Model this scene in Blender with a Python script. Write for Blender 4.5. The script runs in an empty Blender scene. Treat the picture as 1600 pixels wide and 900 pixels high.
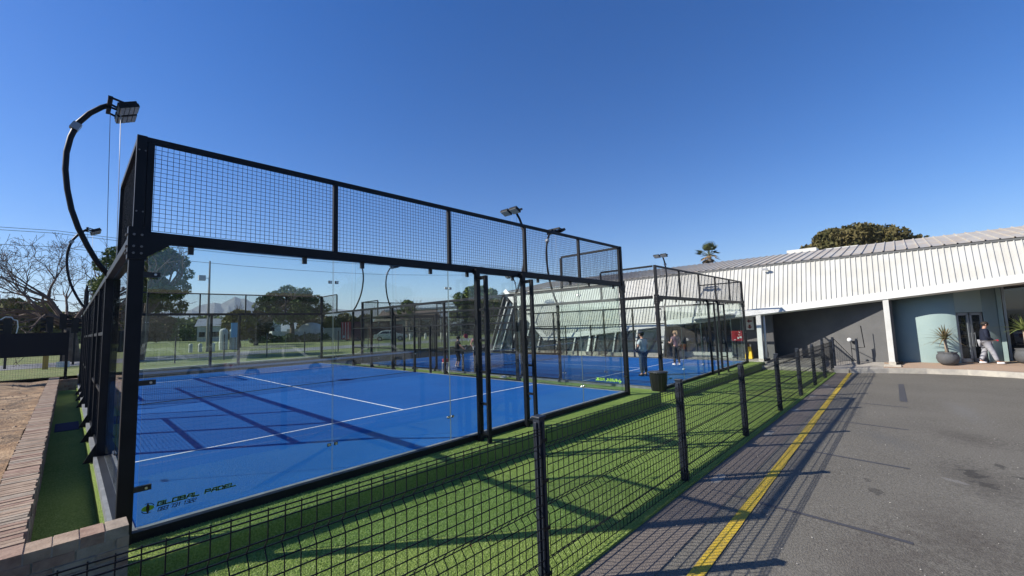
import bpy, bmesh, math, random
import numpy as np
from mathutils import Vector, Matrix
random.seed(7); rng = np.random.default_rng(7)
S = bpy.context.scene
C = S.collection
R = math.radians

# ------------------------------------------------------------------ camera
cam = bpy.data.cameras.new('camera'); camo = bpy.data.objects.new('camera', cam); C.objects.link(camo)
CP = Vector((-0.4899, -5.7238, 1.9136))
yaw, pitch, roll = 0.8184, 0.0885, -0.0322
f_ = Vector((math.sin(yaw)*math.cos(pitch), math.cos(yaw)*math.cos(pitch), math.sin(pitch)))
r_ = Vector((math.cos(yaw), -math.sin(yaw), 0)); u_ = r_.cross(f_)
r2 = r_*math.cos(roll)+u_*math.sin(roll); u2 = -r_*math.sin(roll)+u_*math.cos(roll)
m3 = Matrix((r2, u2, -f_)).transposed()
camo.matrix_world = Matrix.Translation(CP) @ m3.to_4x4()
cam.sensor_width = 36; cam.lens = 649.16/1600*36
cam.clip_start = 0.05; cam.clip_end = 9000
S.camera = camo

# ------------------------------------------------------------------ world, sun, exposure
SUN = Vector((-1.18, 0.97, 1.0)).normalized()
w = bpy.data.worlds.new('World'); S.world = w; w.use_nodes = True
nt = w.node_tree; bg = nt.nodes['Background']
sky = nt.nodes.new('ShaderNodeTexSky'); sky.sky_type = 'NISHITA'; sky.sun_disc = False
sky.sun_elevation = math.asin(SUN.z); sky.sun_rotation = math.atan2(SUN.x, SUN.y)
sky.air_density = 1.0; sky.dust_density = 0.4; sky.ozone_density = 4.0; sky.altitude = 100
hs = nt.nodes.new('ShaderNodeHueSaturation'); hs.inputs['Saturation'].default_value = 1.36; hs.inputs['Hue'].default_value = .513
nt.links.new(sky.outputs[0], hs.inputs['Color']); nt.links.new(hs.outputs[0], bg.inputs[0]); bg.inputs[1].default_value = 0.1
sl = bpy.data.lights.new('sun', 'SUN'); sl.energy = 5.0; sl.angle = R(0.4); sl.color = (1.0, 0.95, 0.87)
so = bpy.data.objects.new('sun', sl); C.objects.link(so); so.rotation_euler = SUN.to_track_quat('Z', 'Y').to_euler()
so.location = (-20, 20, 30)
S.view_settings.view_transform = 'Standard'; S.view_settings.look = 'None'
S.view_settings.exposure = 0.57; S.view_settings.gamma = 1.0
S.render.engine = 'CYCLES'
S.cycles.transparent_max_bounces = 40
S.cycles.max_bounces = 6

# ------------------------------------------------------------------ materials
MATS = {}
def mat(name, col, rough=0.6, metal=0.0, var=None, scale=4.0, bump=0.0, bscale=None, spec=None, detail=6, coord='Object', bdist=0.01, var2=None, scale2=40):
    """base colour, optionally mixed towards 'var' by noise; optional finer second mix and bump."""
    if name in MATS: return MATS[name]
    m = bpy.data.materials.new(name); m.use_nodes = True; t = m.node_tree; b = t.nodes['Principled BSDF']
    b.inputs['Base Color'].default_value = (*col, 1); b.inputs['Roughness'].default_value = rough
    b.inputs['Metallic'].default_value = metal
    if spec is not None: b.inputs['Specular IOR Level'].default_value = spec
    if var or bump or var2:
        tc = t.nodes.new('ShaderNodeTexCoord')
    last = None
    if var:
        n = t.nodes.new('ShaderNodeTexNoise'); n.inputs['Scale'].default_value = scale; n.inputs['Detail'].default_value = detail
        t.links.new(tc.outputs[coord], n.inputs['Vector'])
        cr = t.nodes.new('ShaderNodeValToRGB'); cr.color_ramp.elements[0].position = .38; cr.color_ramp.elements[1].position = .62
        cr.color_ramp.elements[0].color = (*col, 1); cr.color_ramp.elements[1].color = (*var, 1)
        t.links.new(n.outputs[0], cr.inputs[0]); last = cr.outputs[0]
    if var2:
        n = t.nodes.new('ShaderNodeTexNoise'); n.inputs['Scale'].default_value = scale2; n.inputs['Detail'].default_value = 3
        t.links.new(tc.outputs[coord], n.inputs['Vector'])
        cr = t.nodes.new('ShaderNodeValToRGB'); cr.color_ramp.elements[0].position = .35; cr.color_ramp.elements[1].position = .7
        t.links.new(n.outputs[0], cr.inputs[0])
        mx = t.nodes.new('ShaderNodeMix'); mx.data_type = 'RGBA'
        t.links.new(cr.outputs[0], mx.inputs[0]); mx.inputs[7].default_value = (*var2, 1)
        if last: t.links.new(last, mx.inputs[6])
        else: mx.inputs[6].default_value = (*col, 1)
        last = mx.outputs[2]
    if last: t.links.new(last, b.inputs['Base Color'])
    if bump:
        n = t.nodes.new('ShaderNodeTexNoise'); n.inputs['Scale'].default_value = bscale or scale*6; n.inputs['Detail'].default_value = 4
        t.links.new(tc.outputs[coord], n.inputs['Vector'])
        bp = t.nodes.new('ShaderNodeBump'); bp.inputs['Strength'].default_value = bump; bp.inputs['Distance'].default_value = bdist
        t.links.new(n.outputs[0], bp.inputs['Height']); t.links.new(bp.outputs[0], b.inputs['Normal'])
    MATS[name] = m; return m

def glass_mat(name, tint=(0.93, 0.965, 0.95), boost=1.0, base=0.04):
    m = bpy.data.materials.new(name); m.use_nodes = True; t = m.node_tree; t.nodes.clear()
    N = t.nodes.new; L = t.links.new
    out = N('ShaderNodeOutputMaterial'); mix = N('ShaderNodeMixShader'); tr = N('ShaderNodeBsdfTransparent'); gl = N('ShaderNodeBsdfGlossy')
    tr.inputs[0].default_value = (*tint, 1); gl.inputs['Roughness'].default_value = 0.0
    g = N('ShaderNodeNewGeometry'); d = N('ShaderNodeVectorMath'); d.operation = 'DOT_PRODUCT'
    L(g.outputs['Normal'], d.inputs[0]); L(g.outputs['Incoming'], d.inputs[1])
    def mth(op, a, b=None):
        n = N('ShaderNodeMath'); n.operation = op
        for i, v in enumerate((a, b)):
            if v is None: continue
            if isinstance(v, (int, float)): n.inputs[i].default_value = v
            else: L(v, n.inputs[i])
        return n.outputs[0]
    c = mth('ABSOLUTE', d.outputs['Value']); o = mth('SUBTRACT', 1.0, c); p5 = mth('POWER', o, 5.0)
    s = mth('MULTIPLY', p5, (1-base)*boost); fac = mth('ADD', s, base)
    L(fac, mix.inputs[0]); L(tr.outputs[0], mix.inputs[1]); L(gl.outputs[0], mix.inputs[2]); L(mix.outputs[0], out.inputs[0])
    MATS[name] = m; return m

BLK = mat('black powder coated steel', (.004, .005, .007), .5, .0, var=(.008, .009, .012), scale=3, spec=.22)
BOLT = mat('dull zinc bolt', (.16, .155, .15), .5, .6)
STEEL = mat('galvanised bolt', (.5, .5, .48), .35, .9)
GLS = glass_mat('court glass', base=.045)
GEDGE = mat('dull glass edge', (.07, .10, .095), .3)
DGLS = mat('dark window glass', (.012, .016, .018), .03, 0, spec=.9)
BLUE = mat('blue court turf', (.003, .070, .262), .95, var=(.008, .094, .32), scale=.45, bump=1, bscale=80, bdist=.012, var2=(.016, .115, .38), scale2=48, spec=.1)
LINE = mat('white court line', (.72, .74, .78), .8, var=(.6, .63, .68), scale=3)
TURF = mat('artificial grass', (.12, .195, .028), .85, var=(.195, .27, .05), scale=.6, bump=1.0, bscale=60, bdist=.03, var2=(.27, .35, .09), scale2=48, spec=.2)
ASPH = mat('asphalt', (.100, .091, .073), .9, var=(.130, .119, .096), scale=.55, bump=1, bscale=70, bdist=.012, var2=(.205, .187, .153), scale2=42, spec=.25)
YEL = mat('yellow road paint', (.66, .45, .015), .75, var=(.54, .35, .02), scale=3, var2=(.36, .26, .05), scale2=32, bump=.8, bscale=70)
PAVE = mat('grey paving', (.27, .245, .21), .9, var=(.35, .32, .275), scale=2.5, bump=.5, bscale=40, bdist=.02)
KERB = mat('concrete kerb', (.5, .46, .38), .85, var=(.38, .35, .30), scale=4, bump=.3, bscale=30)
CONC = mat('court concrete edge', (.13, .14, .145), .8, var=(.18, .19, .195), scale=5)
WHT = mat('white painted sheet metal', (.54, .53, .485), .55, var=(.48, .465, .415), scale=1.2, detail=8, spec=.3)
WHTB = mat('white painted steel beam', (.64, .63, .585), .5, var=(.57, .56, .51), scale=2, spec=.3)
ROOF = mat('weathered roof sheet', (.40, .385, .35), .6, .0, var=(.50, .475, .41), scale=.5, var2=(.45, .37, .27), scale2=1.7)
GREYW = mat('grey plaster wall', (.105, .104, .102), .85, var=(.125, .122, .118), scale=1.5, bump=.4, bscale=14, bdist=.02)
TEAL = mat('pale teal plaster wall', (.26, .345, .33), .85, var=(.285, .37, .35), scale=1.2, bump=.3, bscale=16, bdist=.015)
FENCE = mat('charcoal fence steel', (.014, .018, .028), .45, var=(.022, .027, .038), scale=4, spec=.3)
WIRE = mat('charcoal fence wire', (.006, .007, .010), .5, spec=.2)

# ------------------------------------------------------------------ mesh builder and tagging
def wloc(o):
    v = Vector((0, 0, 0))
    while o: v += o.location; o = o.parent
    return v

class MB:
    def __init__(s): s.v = []; s.f = []; s.mi = []; s.m = 0; s.sm = []; s.smooth = False
    def add(s, vs, fs):
        b = len(s.v); s.v += [tuple(v) for v in vs]
        for f in fs: s.f.append(tuple(b+i for i in f)); s.mi.append(s.m); s.sm.append(s.smooth)
        return s
    def box(s, x0, y0, z0, x1, y1, z1):
        return s.add([(x0,y0,z0),(x1,y0,z0),(x1,y1,z0),(x0,y1,z0),(x0,y0,z1),(x1,y0,z1),(x1,y1,z1),(x0,y1,z1)],
                     [(3,2,1,0),(4,5,6,7),(0,1,5,4),(1,2,6,5),(2,3,7,6),(3,0,4,7)])
    def bar(s, a, b, w, h, up=(0, 0, 1)):
        a = Vector(a); b = Vector(b); d = (b-a).normalized(); up = Vector(up)
        if abs(d.dot(up)) > .99: up = Vector((1, 0, 0)) if abs(d.x) < .9 else Vector((0, 1, 0))
        x = d.cross(up).normalized()*w/2; y = x.cross(d).normalized()*h/2
        return s.add([a-x-y, a+x-y, a+x+y, a-x+y, b-x-y, b+x-y, b+x+y, b-x+y],
                     [(3,2,1,0),(4,5,6,7),(0,1,5,4),(1,2,6,5),(2,3,7,6),(3,0,4,7)])
    def obox(s, c, sx, sy, sz, rz=0, M=None):
        M = M or Matrix.Rotation(rz, 3, 'Z'); c = Vector(c)
        vs = [c + M @ Vector((a*sx/2, b*sy/2, e*sz/2)) for e in (-1, 1) for a, b in ((-1,-1),(1,-1),(1,1),(-1,1))]
        return s.add(vs, [(3,2,1,0),(4,5,6,7),(0,1,5,4),(1,2,6,5),(2,3,7,6),(3,0,4,7)])
    def tube(s, pts, rad, n=6, cap=True):
        pts = [Vector(p) for p in pts]; K = len(pts)
        rad = rad if isinstance(rad, (list, tuple)) else [rad]*K
        vs = []; ref = Vector((0, 0, 1))
        d0 = (pts[1]-pts[0]).normalized()
        if abs(d0.z) > .9: ref = Vector((1, 0, 0))
        x = d0.cross(ref).normalized()
        for i, p in enumerate(pts):
            d = (pts[min(i+1, K-1)]-pts[max(i-1, 0)]).normalized()
            x = (x - d*x.dot(d)).normalized(); y = d.cross(x)
            for k in range(n):
                a = 2*math.pi*k/n; vs.append(p + (x*math.cos(a)+y*math.sin(a))*rad[i])
        fs = [(i*n+k, i*n+(k+1) % n, (i+1)*n+(k+1) % n, (i+1)*n+k) for i in range(K-1) for k in range(n)]
        if cap: fs += [tuple(range(n))[::-1], tuple((K-1)*n+k for k in range(n))]
        return s.add(vs, fs)
    def lathe(s, c, prof, n=20, axis='z', sx=1, sy=1):
        c = Vector(c); vs = []
        for r, z in prof:
            for k in range(n):
                a = 2*math.pi*k/n; q = (r*math.cos(a)*sx, r*math.sin(a)*sy, z)
                if axis == 'y': q = (q[0], q[2], q[1])
                if axis == 'x': q = (q[2], q[0], q[1])
                vs.append(c+Vector(q))
        K = len(prof)
        fs = [(i*n+k, i*n+(k+1) % n, (i+1)*n+(k+1) % n, (i+1)*n+k) for i in range(K-1) for k in range(n)]
        fs += [tuple(range(n))[::-1], tuple((K-1)*n+k for k in range(n))]
        return s.add(vs, fs)
    def ball(s, c, rx, ry=None, rz=None, n=12, m=8):
        ry = ry or rx; rz = rz or rx
        return s.lathe(c, [(max(1e-4, math.sin(math.pi*i/m))*rx, -math.cos(math.pi*i/m)*rz) for i in range(m+1)], n, sy=ry/rx)
    def quad(s, a, b, c, d): return s.add([a, b, c, d], [(0, 1, 2, 3)])
    def prism(s, pts, off):
        n = len(pts); off = Vector(off); vs = [Vector(p) for p in pts]; vs += [p+off for p in vs]
        return s.add(vs, [tuple(range(n))[::-1], tuple(range(n, 2*n))]+[(i, (i+1) % n, (i+1) % n+n, i+n) for i in range(n)])
    def build(s, name, mats, parent=None, bevel=0):
        if not isinstance(mats, (list, tuple)): mats = [mats]
        me = bpy.data.meshes.new(name); o3 = wloc(parent) if parent else Vector((0, 0, 0))
        v = np.array([tuple(q) for q in s.v], dtype=float)-np.array(o3)
        me.from_pydata(v.tolist(), [], s.f)
        for m in mats: me.materials.append(m)
        me.polygons.foreach_set('material_index', s.mi)
        me.polygons.foreach_set('use_smooth', s.sm)
        me.update()
        o = bpy.data.objects.new(name, me); C.objects.link(o)
        if parent: o.parent = parent
        if bevel:
            md = o.modifiers.new('bevel', 'BEVEL'); md.width = bevel; md.segments = 2; md.limit_method = 'ANGLE'
        return o

def tag(o, label=None, cat=None, group=None, kind=None):
    if label: o['label'] = label
    if cat: o['category'] = cat
    if group: o['group'] = group
    if kind: o['kind'] = kind
    return o
def thing(name, loc, label, cat, group=None):
    o = bpy.data.objects.new(name, None); o.location = loc; o.empty_display_size = .2; C.objects.link(o)
    return tag(o, label, cat, group)
def kids(o): return [x for x in C.objects if x.parent == o]
def copy_tree(o, parent=None):
    c = o.copy(); C.objects.link(c); c.parent = parent
    for ch in kids(o): copy_tree(ch, c)
    return c

GX = -.0135; G0 = -.34
def gz(x): return G0 + GX*min(x, 26)

# ================================================================== SETTING: ground sheets
def sheet(poly, zfun, mi, mb, step=None):
    mb.m = mi; mb.add([(x, y, zfun(x)) for x, y in poly], [tuple(range(len(poly)))])
mb = MB(); mb.quad((-5000, -5000, -1.3), (5000, -5000, -1.3), (5000, 5000, -1.3), (-5000, 5000, -1.3))
tag(mb.build('ground', mat('distant ground', (.10, .12, .05), .95, var=(.14, .14, .07), scale=.02)), kind='structure')
mb = MB()
# asphalt: one sloping sheet with the kerb line as its far edge
mb.add([(-60, -70, gz(-60)), (26, -70, gz(26)), (26, -1.5, gz(26)), (-60, -1.5, gz(-60))], [(0, 1, 2, 3)])
asp = tag(mb.build('asphalt', ASPH), kind='structure')
# give the asphalt patches, cracks and stains as its own wear
t = ASPH.node_tree
def wear(matr, spots):
    t = matr.node_tree; b = t.nodes['Principled BSDF']; src = b.inputs['Base Color'].links[0].from_socket
    tc = t.nodes.new('ShaderNodeTexCoord'); nz = t.nodes.new('ShaderNodeTexNoise'); nz.inputs['Scale'].default_value = 9; nz.inputs['Detail'].default_value = 6; nz.inputs['Roughness'].default_value = .65
    t.links.new(tc.outputs['Object'], nz.inputs['Vector'])
    for (x, y, rx, ry, rot, col, st, hard) in spots:
        mp = t.nodes.new('ShaderNodeMapping'); mp.vector_type = 'TEXTURE'
        mp.inputs['Location'].default_value = (x, y, gz(x)); mp.inputs['Rotation'].default_value = (0, 0, rot); mp.inputs['Scale'].default_value = (rx, ry, 1)
        t.links.new(tc.outputs['Object'], mp.inputs['Vector'])
        ln = t.nodes.new('ShaderNodeVectorMath'); ln.operation = 'LENGTH'; t.links.new(mp.outputs[0], ln.inputs[0])
        k = 3.2 if not hard else .4; ad = t.nodes.new('ShaderNodeMath'); ad.operation = 'MULTIPLY_ADD'; t.links.new(nz.outputs[0], ad.inputs[0]); ad.inputs[1].default_value = k; t.links.new(ln.outputs['Value'], ad.inputs[2])
        mr = t.nodes.new('ShaderNodeMapRange'); e = k*.5+.8; mr.inputs['From Min'].default_value = e+.12; mr.inputs['From Max'].default_value = e-.12
        if st < 0: mr.inputs['From Min'].default_value = e+.5; mr.inputs['From Max'].default_value = e-.9; st = -st
        mr.inputs['To Max'].default_value = st
        t.links.new(ad.outputs[0], mr.inputs['Value'])
        mx = t.nodes.new('ShaderNodeMix'); mx.data_type = 'RGBA'; t.links.new(mr.outputs[0], mx.inputs[0]); t.links.new(src, mx.inputs[6]); mx.inputs[7].default_value = (*col, 1)
        src = mx.outputs[2]
    t.links.new(src, b.inputs['Base Color'])
DK = (.035, .033, .03)
wear(ASPH, [(8.3, -6.3, .9, .35, .2, (.055, .047, .038), -.6, 0), (8.6, -6.25, .28, .13, .2, DK, .62, 0), (8.1, -6.35, .2, .1, .6, DK, .5, 0), (9.3, -6.6, .14, .07, .2, DK, .62, 0), (8.75, -6.75, .12, .06, 1., DK, .62, 0), (8.05, -6.05, .16, .07, .9, (.26, .245, .22), .5, 0),
            (11.2, -6.4, .7, .4, .3, (.06, .05, .04), -.5, 0), (5.9, -6.0, 1.0, .5, .2, (.065, .052, .042), -.5, 0), (6.95, -5.25, .16, .09, .3, DK, .5, 0), (7.4, -5.15, .1, .05, .2, DK, .45, 0), (14.5, -6.6, 1.6, .28, .1, (.19, .185, .17), -.5, 0),
            (4.6, -5.4, 1.0, .4, 0, (.075, .06, .05), -.5, 0), (10.2, -5.3, .9, .3, .4, (.12, .118, .11), -.5, 0), (13, -4.6, 1.5, .2, 0, (.065, .063, .06), -.5, 0)])
# sealed cracks across the tar
mb = MB()
for (x0, x1) in ((5.62, 5.44), (8.6, 8.32), (11.7, 11.4), (14.7, 14.4)):
    y0, y1 = -3.62, -5.6; wd = .032
    pts = [(x0+(x1-x0)*i/8+random.uniform(-.008, .008), y0+(y1-y0)*i/8) for i in range(9)]
    for i in range(8):
        (a, b), (c, d) = pts[i], pts[i+1]
        mb.quad((a-wd, b, gz(a)+.004), (c-wd, d, gz(c)+.004), (c+wd, d, gz(c)+.004), (a+wd, b, gz(a)+.004))
mb.quad((15.4, -5.6, gz(15.4)+.004), (19.7, -5.52, gz(19.7)+.004), (19.7, -5.38, gz(19.7)+.004), (15.4, -5.44, gz(15.4)+.004))
tag(mb.build('tar_seal', mat('bitumen seal', (.06, .058, .06), .7)), kind='structure')
# reddish paver edging strip along the fence
mb = MB(); mb.add([(-20, -4.02, gz(-20)+.004), (22.9, -3.78, gz(22.9)+.004), (22.9, -3.36, gz(22.9)+.004), (-20, -3.36, gz(-20)+.004)], [(0, 1, 2, 3)])
strip = mat('worn red tar strip', (.125, .104, .088), .9, var=(.15, .126, .106), scale=1.2, bump=1, bscale=70, bdist=.012, var2=(.21, .178, .15), scale2=60, spec=.25)
tag(mb.build('road_edge_strip', strip), kind='structure')
mb = MB()
for i in range(44):   # yellow line in short quads with slightly uneven edges
    a = -3+i*.6; b = a+.6 if i < 43 else 23.0
    ya = -4.17+.0182*(a-3.4); yb = -4.17+.0182*(b-3.4)
    e = [random.uniform(-.004, .004) for _ in range(2)]
    mb.quad((a, ya-.062+e[0], gz(a)+.009), (b, yb-.062+e[1], gz(b)+.009), (b, yb+.062, gz(b)+.009), (a, ya+.062, gz(a)+.009))
tag(mb.build('yellow_line', YEL), kind='structure')
mb = MB()
for x, y, w_ in ((6.1, -3.55, .28), (9.4, -3.52, .22), (12.4, -3.5, .2), (15.1, -3.5, .2), (18, -3.5, .2)):   # cement spills at the fence posts
    n = 9; mb.add([(x+w_*1.3*math.cos(2*math.pi*k/n)*random.uniform(.6, 1), y+.11*math.sin(2*math.pi*k/n)*random.uniform(.6, 1), gz(x)+.008) for k in range(n)], [tuple(range(n))])
tag(mb.build('cement_patches', mat('cement spill', (.30, .27, .23), .9, var=(.2, .18, .15), scale=9)), kind='structure')

# lower artificial turf between court steps and fence
mb = MB()
def turfbox(x0, y0, x1, y1, th=.03):
    mb.add([(x0, y0, gz(x0)-.1), (x1, y0, gz(x1)-.1), (x1, y1, gz(x1)-.1), (x0, y1, gz(x0)-.1), (x0, y0, gz(x0)+th), (x1, y0, gz(x1)+th), (x1, y1, gz(x1)+th), (x0, y1, gz(x0)+th)],
           [(3,2,1,0),(4,5,6,7),(0,1,5,4),(1,2,6,5),(2,3,7,6),(3,0,4,7)])
turfbox(-.72, -3.36, 22.6, 21.9)
tag(mb.build('lower_turf', TURF), kind='structure')
mb = MB()   # court step one (level top, rounded front edge)
def step(x0, y0, x1, y1, zt, zb, rr=.05):
    prof = [(y1, zb), (y0, zb)] + [(y0+rr-rr*math.cos(a), zt-rr+rr*math.sin(a)) for a in [i*math.pi/12 for i in range(7)]] + [(y1, zt)]
    n = len(prof); mb.add([(x0, y, z) for y, z in prof]+[(x1, y, z) for y, z in prof],
        [tuple(range(n)), tuple(range(2*n-1, n-1, -1))]+[(i, i+n, (i+1) % n+n, (i+1) % n) for i in range(n)])
step(-.16, -.6, 10.95, 20.35, -.085, -.9)
o = tag(mb.build('turf_step', TURF), kind='structure')
mb = MB(); step(12.15, -.5, 23.35, 20.5, -.335, -1.1)
tag(mb.build('turf_step', TURF), kind='structure')
mb = MB(); step(10.95, .35, 12.15, 20.5, -.30, -1.0, .03)
tag(mb.build('turf_step', TURF), kind='structure')
# dark turf fringe edge lines: grass blades close to the camera
def blades(x0, x1, y0, y1, zf, n, hmax, seed):
    g = np.random.default_rng(seed); x = g.uniform(x0, x1, n); y = g.uniform(y0, y1, n)
    z = np.array([zf(a) for a in x]); a = g.uniform(0, 2*np.pi, n); h = g.uniform(.5, 1, n)*hmax; lx = g.normal(0, .55, n)*h; ly = g.normal(0, .55, n)*h
    w2 = .0022; dx = np.cos(a)*w2; dy = np.sin(a)*w2
    v = np.stack([np.stack([x-dx, y-dy, z], 1), np.stack([x+dx, y+dy, z], 1), np.stack([x+lx, y+ly, z+h], 1)], 1).reshape(-1, 3)
    return v
V = np.concatenate([blades(-.2, 1.7, -3.36, -.62, lambda x: gz(x)+.026, 42000, .028, 1), blades(1.7, 4.2, -3.36, -.62, lambda x: gz(x)+.026, 40000, .028, 2),
                    blades(4.2, 9.5, -3.36, -.62, lambda x: gz(x)+.026, 44000, .03, 4), blades(.0, 4.5, -.6, -.08, lambda x: -.088, 16000, .025, 3)])
me = bpy.data.meshes.new('turf_blades'); me.from_pydata(V.tolist(), [], np.arange(len(V)).reshape(-1, 3).tolist())
me.materials.append(mat('grass blade', (.17, .26, .05), .5, var=(.38, .47, .16), scale=30, spec=.4))
o = bpy.data.objects.new('turf_blades', me); C.objects.link(o); tag(o, 'short green fibres of the artificial grass behind the low fence', 'grass', kind='stuff')

# pavement around the building
kl = [(22.75, 22), (22.8, 4), (22.75, -3.2), (22.95, -3.75), (23.7, -5.0), (24.15, -6.2), (24.25, -7.4), (23.9, -8.6), (23.2, -10.2), (21.8, -13), (20, -17)]
mb = MB()
def pz(x): return -.46+.13*min(max((x-24.3)/.9, 0), 1)
kin = [(24.35+(.5 if y < -3.8 else 0)*0, y) for x, y in kl]
for i in range(len(kl)-1): mb.quad((*kl[i], -.46), (*kl[i+1], -.46), (24.35, kl[i+1][1], -.46), (24.35, kl[i][1], -.46))
mb.quad((24.35, 22, -.46), (24.35, -17, -.46), (25.1, -17, -.335), (25.1, 22, -.335)); mb.quad((25.1, 22, -.335), (25.1, -17, -.335), (45, -17, -.335), (45, 22, -.335))
tag(mb.build('pavement', PAVE), kind='structure')
brk = bpy.data.materials.new('orange brick paving'); brk.use_nodes = True; t = brk.node_tree; b = t.nodes['Principled BSDF']
tc = t.nodes.new('ShaderNodeTexCoord'); bt = t.nodes.new('ShaderNodeTexBrick'); bt.inputs['Scale'].default_value = 4.2
bt.inputs['Color1'].default_value = (.42, .255, .15, 1); bt.inputs['Color2'].default_value = (.33, .225, .155, 1); bt.inputs['Mortar'].default_value = (.2, .165, .12, 1)
bt.inputs['Mortar Size'].default_value = .015; t.links.new(tc.outputs['Object'], bt.inputs['Vector'])
nz = t.nodes.new('ShaderNodeTexNoise'); nz.inputs['Scale'].default_value = 1.5; mx = t.nodes.new('ShaderNodeMix'); mx.data_type = 'RGBA'; t.links.new(tc.outputs['Object'], nz.inputs['Vector'])
t.links.new(nz.outputs[0], mx.inputs[0]); t.links.new(bt.outputs[0], mx.inputs[6]); mx.inputs[7].default_value = (.36, .27, .2, 1); t.links.new(mx.outputs[2], b.inputs['Base Color']); b.inputs['Roughness'].default_value = .9
mb = MB(); ks = [(23.62, -4.9), (24.12, -6.2), (24.22, -7.4), (23.87, -8.6), (23.17, -10.2), (21.77, -13), (19.97, -17)]
for i in range(len(ks)-1): mb.quad((*ks[i], -.455), (*ks[i+1], -.455), (24.352, ks[i+1][1], -.455), (24.352, ks[i][1], -.455))
mb.quad((24.352, -4.9, -.455), (24.352, -17, -.455), (25.1, -17, -.330), (25.1, -4.9, -.330)); mb.quad((25.1, -4.9, -.330), (25.1, -17, -.330), (31, -17, -.330), (31, -4.9, -.330))
tag(mb.build('brick_paving', brk), kind='structure')
mb = MB()
for i in range(len(kl)-1):
    a = Vector((*kl[i], 0)); b_ = Vector((*kl[i+1], 0)); d = b_-a; n = max(1, int(d.length/1.0))
    nn = Vector((d.y, -d.x, 0)).normalized()*-1
    if nn.x > 0: nn = -nn
    for k in range(n):
        p = a+d*(k/n)+d.normalized()*.006; q = a+d*((k+1)/n)-d.normalized()*.006
        mb.prism([p+Vector((0, 0, -1)), q+Vector((0, 0, -1)), q+nn*.13+Vector((0, 0, -1)), p+nn*.13+Vector((0, 0, -1))], (0, 0, .55+random.uniform(-.004, .004)))
tag(mb.build('kerb', KERB), kind='structure')
# mottled paver bands where the turf ends
mb = MB()
for (x0, y0, x1, y1, z) in ((22.62, -3.3, 22.8, 4, gz(22.7)+.1), ):
    mb.box(x0, y0, z-.4, x1, y1, z)
tag(mb.build('paved_ramp', PAVE), kind='structure')

# dirt on the left, grass verge and road behind the courts
mb = MB()
nx, ny = 26, 40
xs = np.linspace(-14, -1.0, nx); ys = np.linspace(-4, 22.2, ny)
for y in ys:
    for x in xs: mb.v.append((x, y, .16+.05*math.sin(x*2.1+y*.7)+.04*math.sin(y*1.9-x)+random.uniform(-.015, .02)+(.03 if x < -2 else -.03)))
for j in range(ny-1):
    for i in range(nx-1): mb.f.append((j*nx+i, j*nx+i+1, (j+1)*nx+i+1, (j+1)*nx+i)); mb.mi.append(0); mb.sm.append(True)
DIRT = mat('sandy dirt', (.30, .18, .09), .95, var=(.44, .30, .17), scale=1.3, bump=1, bscale=22, bdist=.05, var2=(.10, .065, .038), scale2=3.2)
tag(mb.build('dirt_ground', DIRT), kind='structure')
GRS = mat('mown grass', (.10, .15, .025), .95, var=(.15, .19, .045), scale=.35, var2=(.20, .20, .07), scale2=3, bump=.8, bscale=30, bdist=.05)
mb = MB()
def vz(x, y): k = min(max(y-42, 0), 25)/25; return .25+.75*k*(1-min(max((x-6)/26, 0), 1))
vx = [-400, -100, -40, -20, -10, 0, 6, 12, 18, 25, 32, 40, 60, 120, 400]; vy = [22.2, 30, 42, 46, 50, 55, 60, 67, 90, 200, 900]
for y in vy:
    for x in vx: mb.v.append((x, y, vz(x, y)))
for j in range(len(vy)-1):
    for i in range(len(vx)-1): a_ = j*len(vx)+i; mb.f.append((a_, a_+1, a_+len(vx)+1, a_+len(vx))); mb.mi.append(0); mb.sm.append(False)
tag(mb.build('grass_verge', GRS), kind='structure')
mb = MB(); mb.quad((-400, 33, .26), (400, 31, .26), (400, 38, .26), (-400, 40.5, .26)); tag(mb.build('road', mat('pale road tar', (.17, .17, .17), .9, var=(.2, .2, .2), scale=.3)), kind='structure')

def scatter(name, n, xr, yr, zf, smin, smax, m, lb, seed):
    g = random.Random(seed); mb = MB()
    for i in range(n):
        x = g.uniform(*xr); y = g.uniform(*yr); q = g.uniform(smin, smax)*g.uniform(.5, 1); z = zf(x, y)
        a = g.uniform(0, 6.28); M = Matrix.Rotation(a, 3, 'Z') @ Matrix.Rotation(g.uniform(-.4, .4), 3, 'X'); k = len(mb.v)
        P = [M @ Vector(v)*q for v in ((1, 0, 0), (.2, .7, .0), (-.9, .3, 0), (-.4, -.7, 0), (.5, -.6, 0), (.1, .05, .55))]
        mb.add([Vector((x, y, z))+v for v in P], [(0, 1, 5), (1, 2, 5), (2, 3, 5), (3, 4, 5), (4, 0, 5)])
    o = mb.build(name, m); tag(o, lb, name.replace('_', ' '), kind='stuff')
scatter('grit', 420, (2.5, 14), (-9, -3.5), lambda x, y: gz(x)+.008, .004, .013, mat('pale grit', (.42, .39, .34), .9), 'pale grit and tiny stones scattered on the tar', 3)
scatter('rubble', 260, (-6, -1.1), (-1, 20), lambda x, y: .19, .02, .07, mat('earth rubble', (.26, .17, .1), .95, var=(.42, .33, .22), scale=4), 'small stones and clods lying on the sandy ground', 4)
scatter('leaf_litter', 170, (-.1, 12), (-3.3, -.75), lambda x, y: gz(x)+.052, .007, .018, mat('dry fallen leaf', (.20, .12, .05), .9), 'small dry leaves fallen on the artificial grass', 9)
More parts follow.
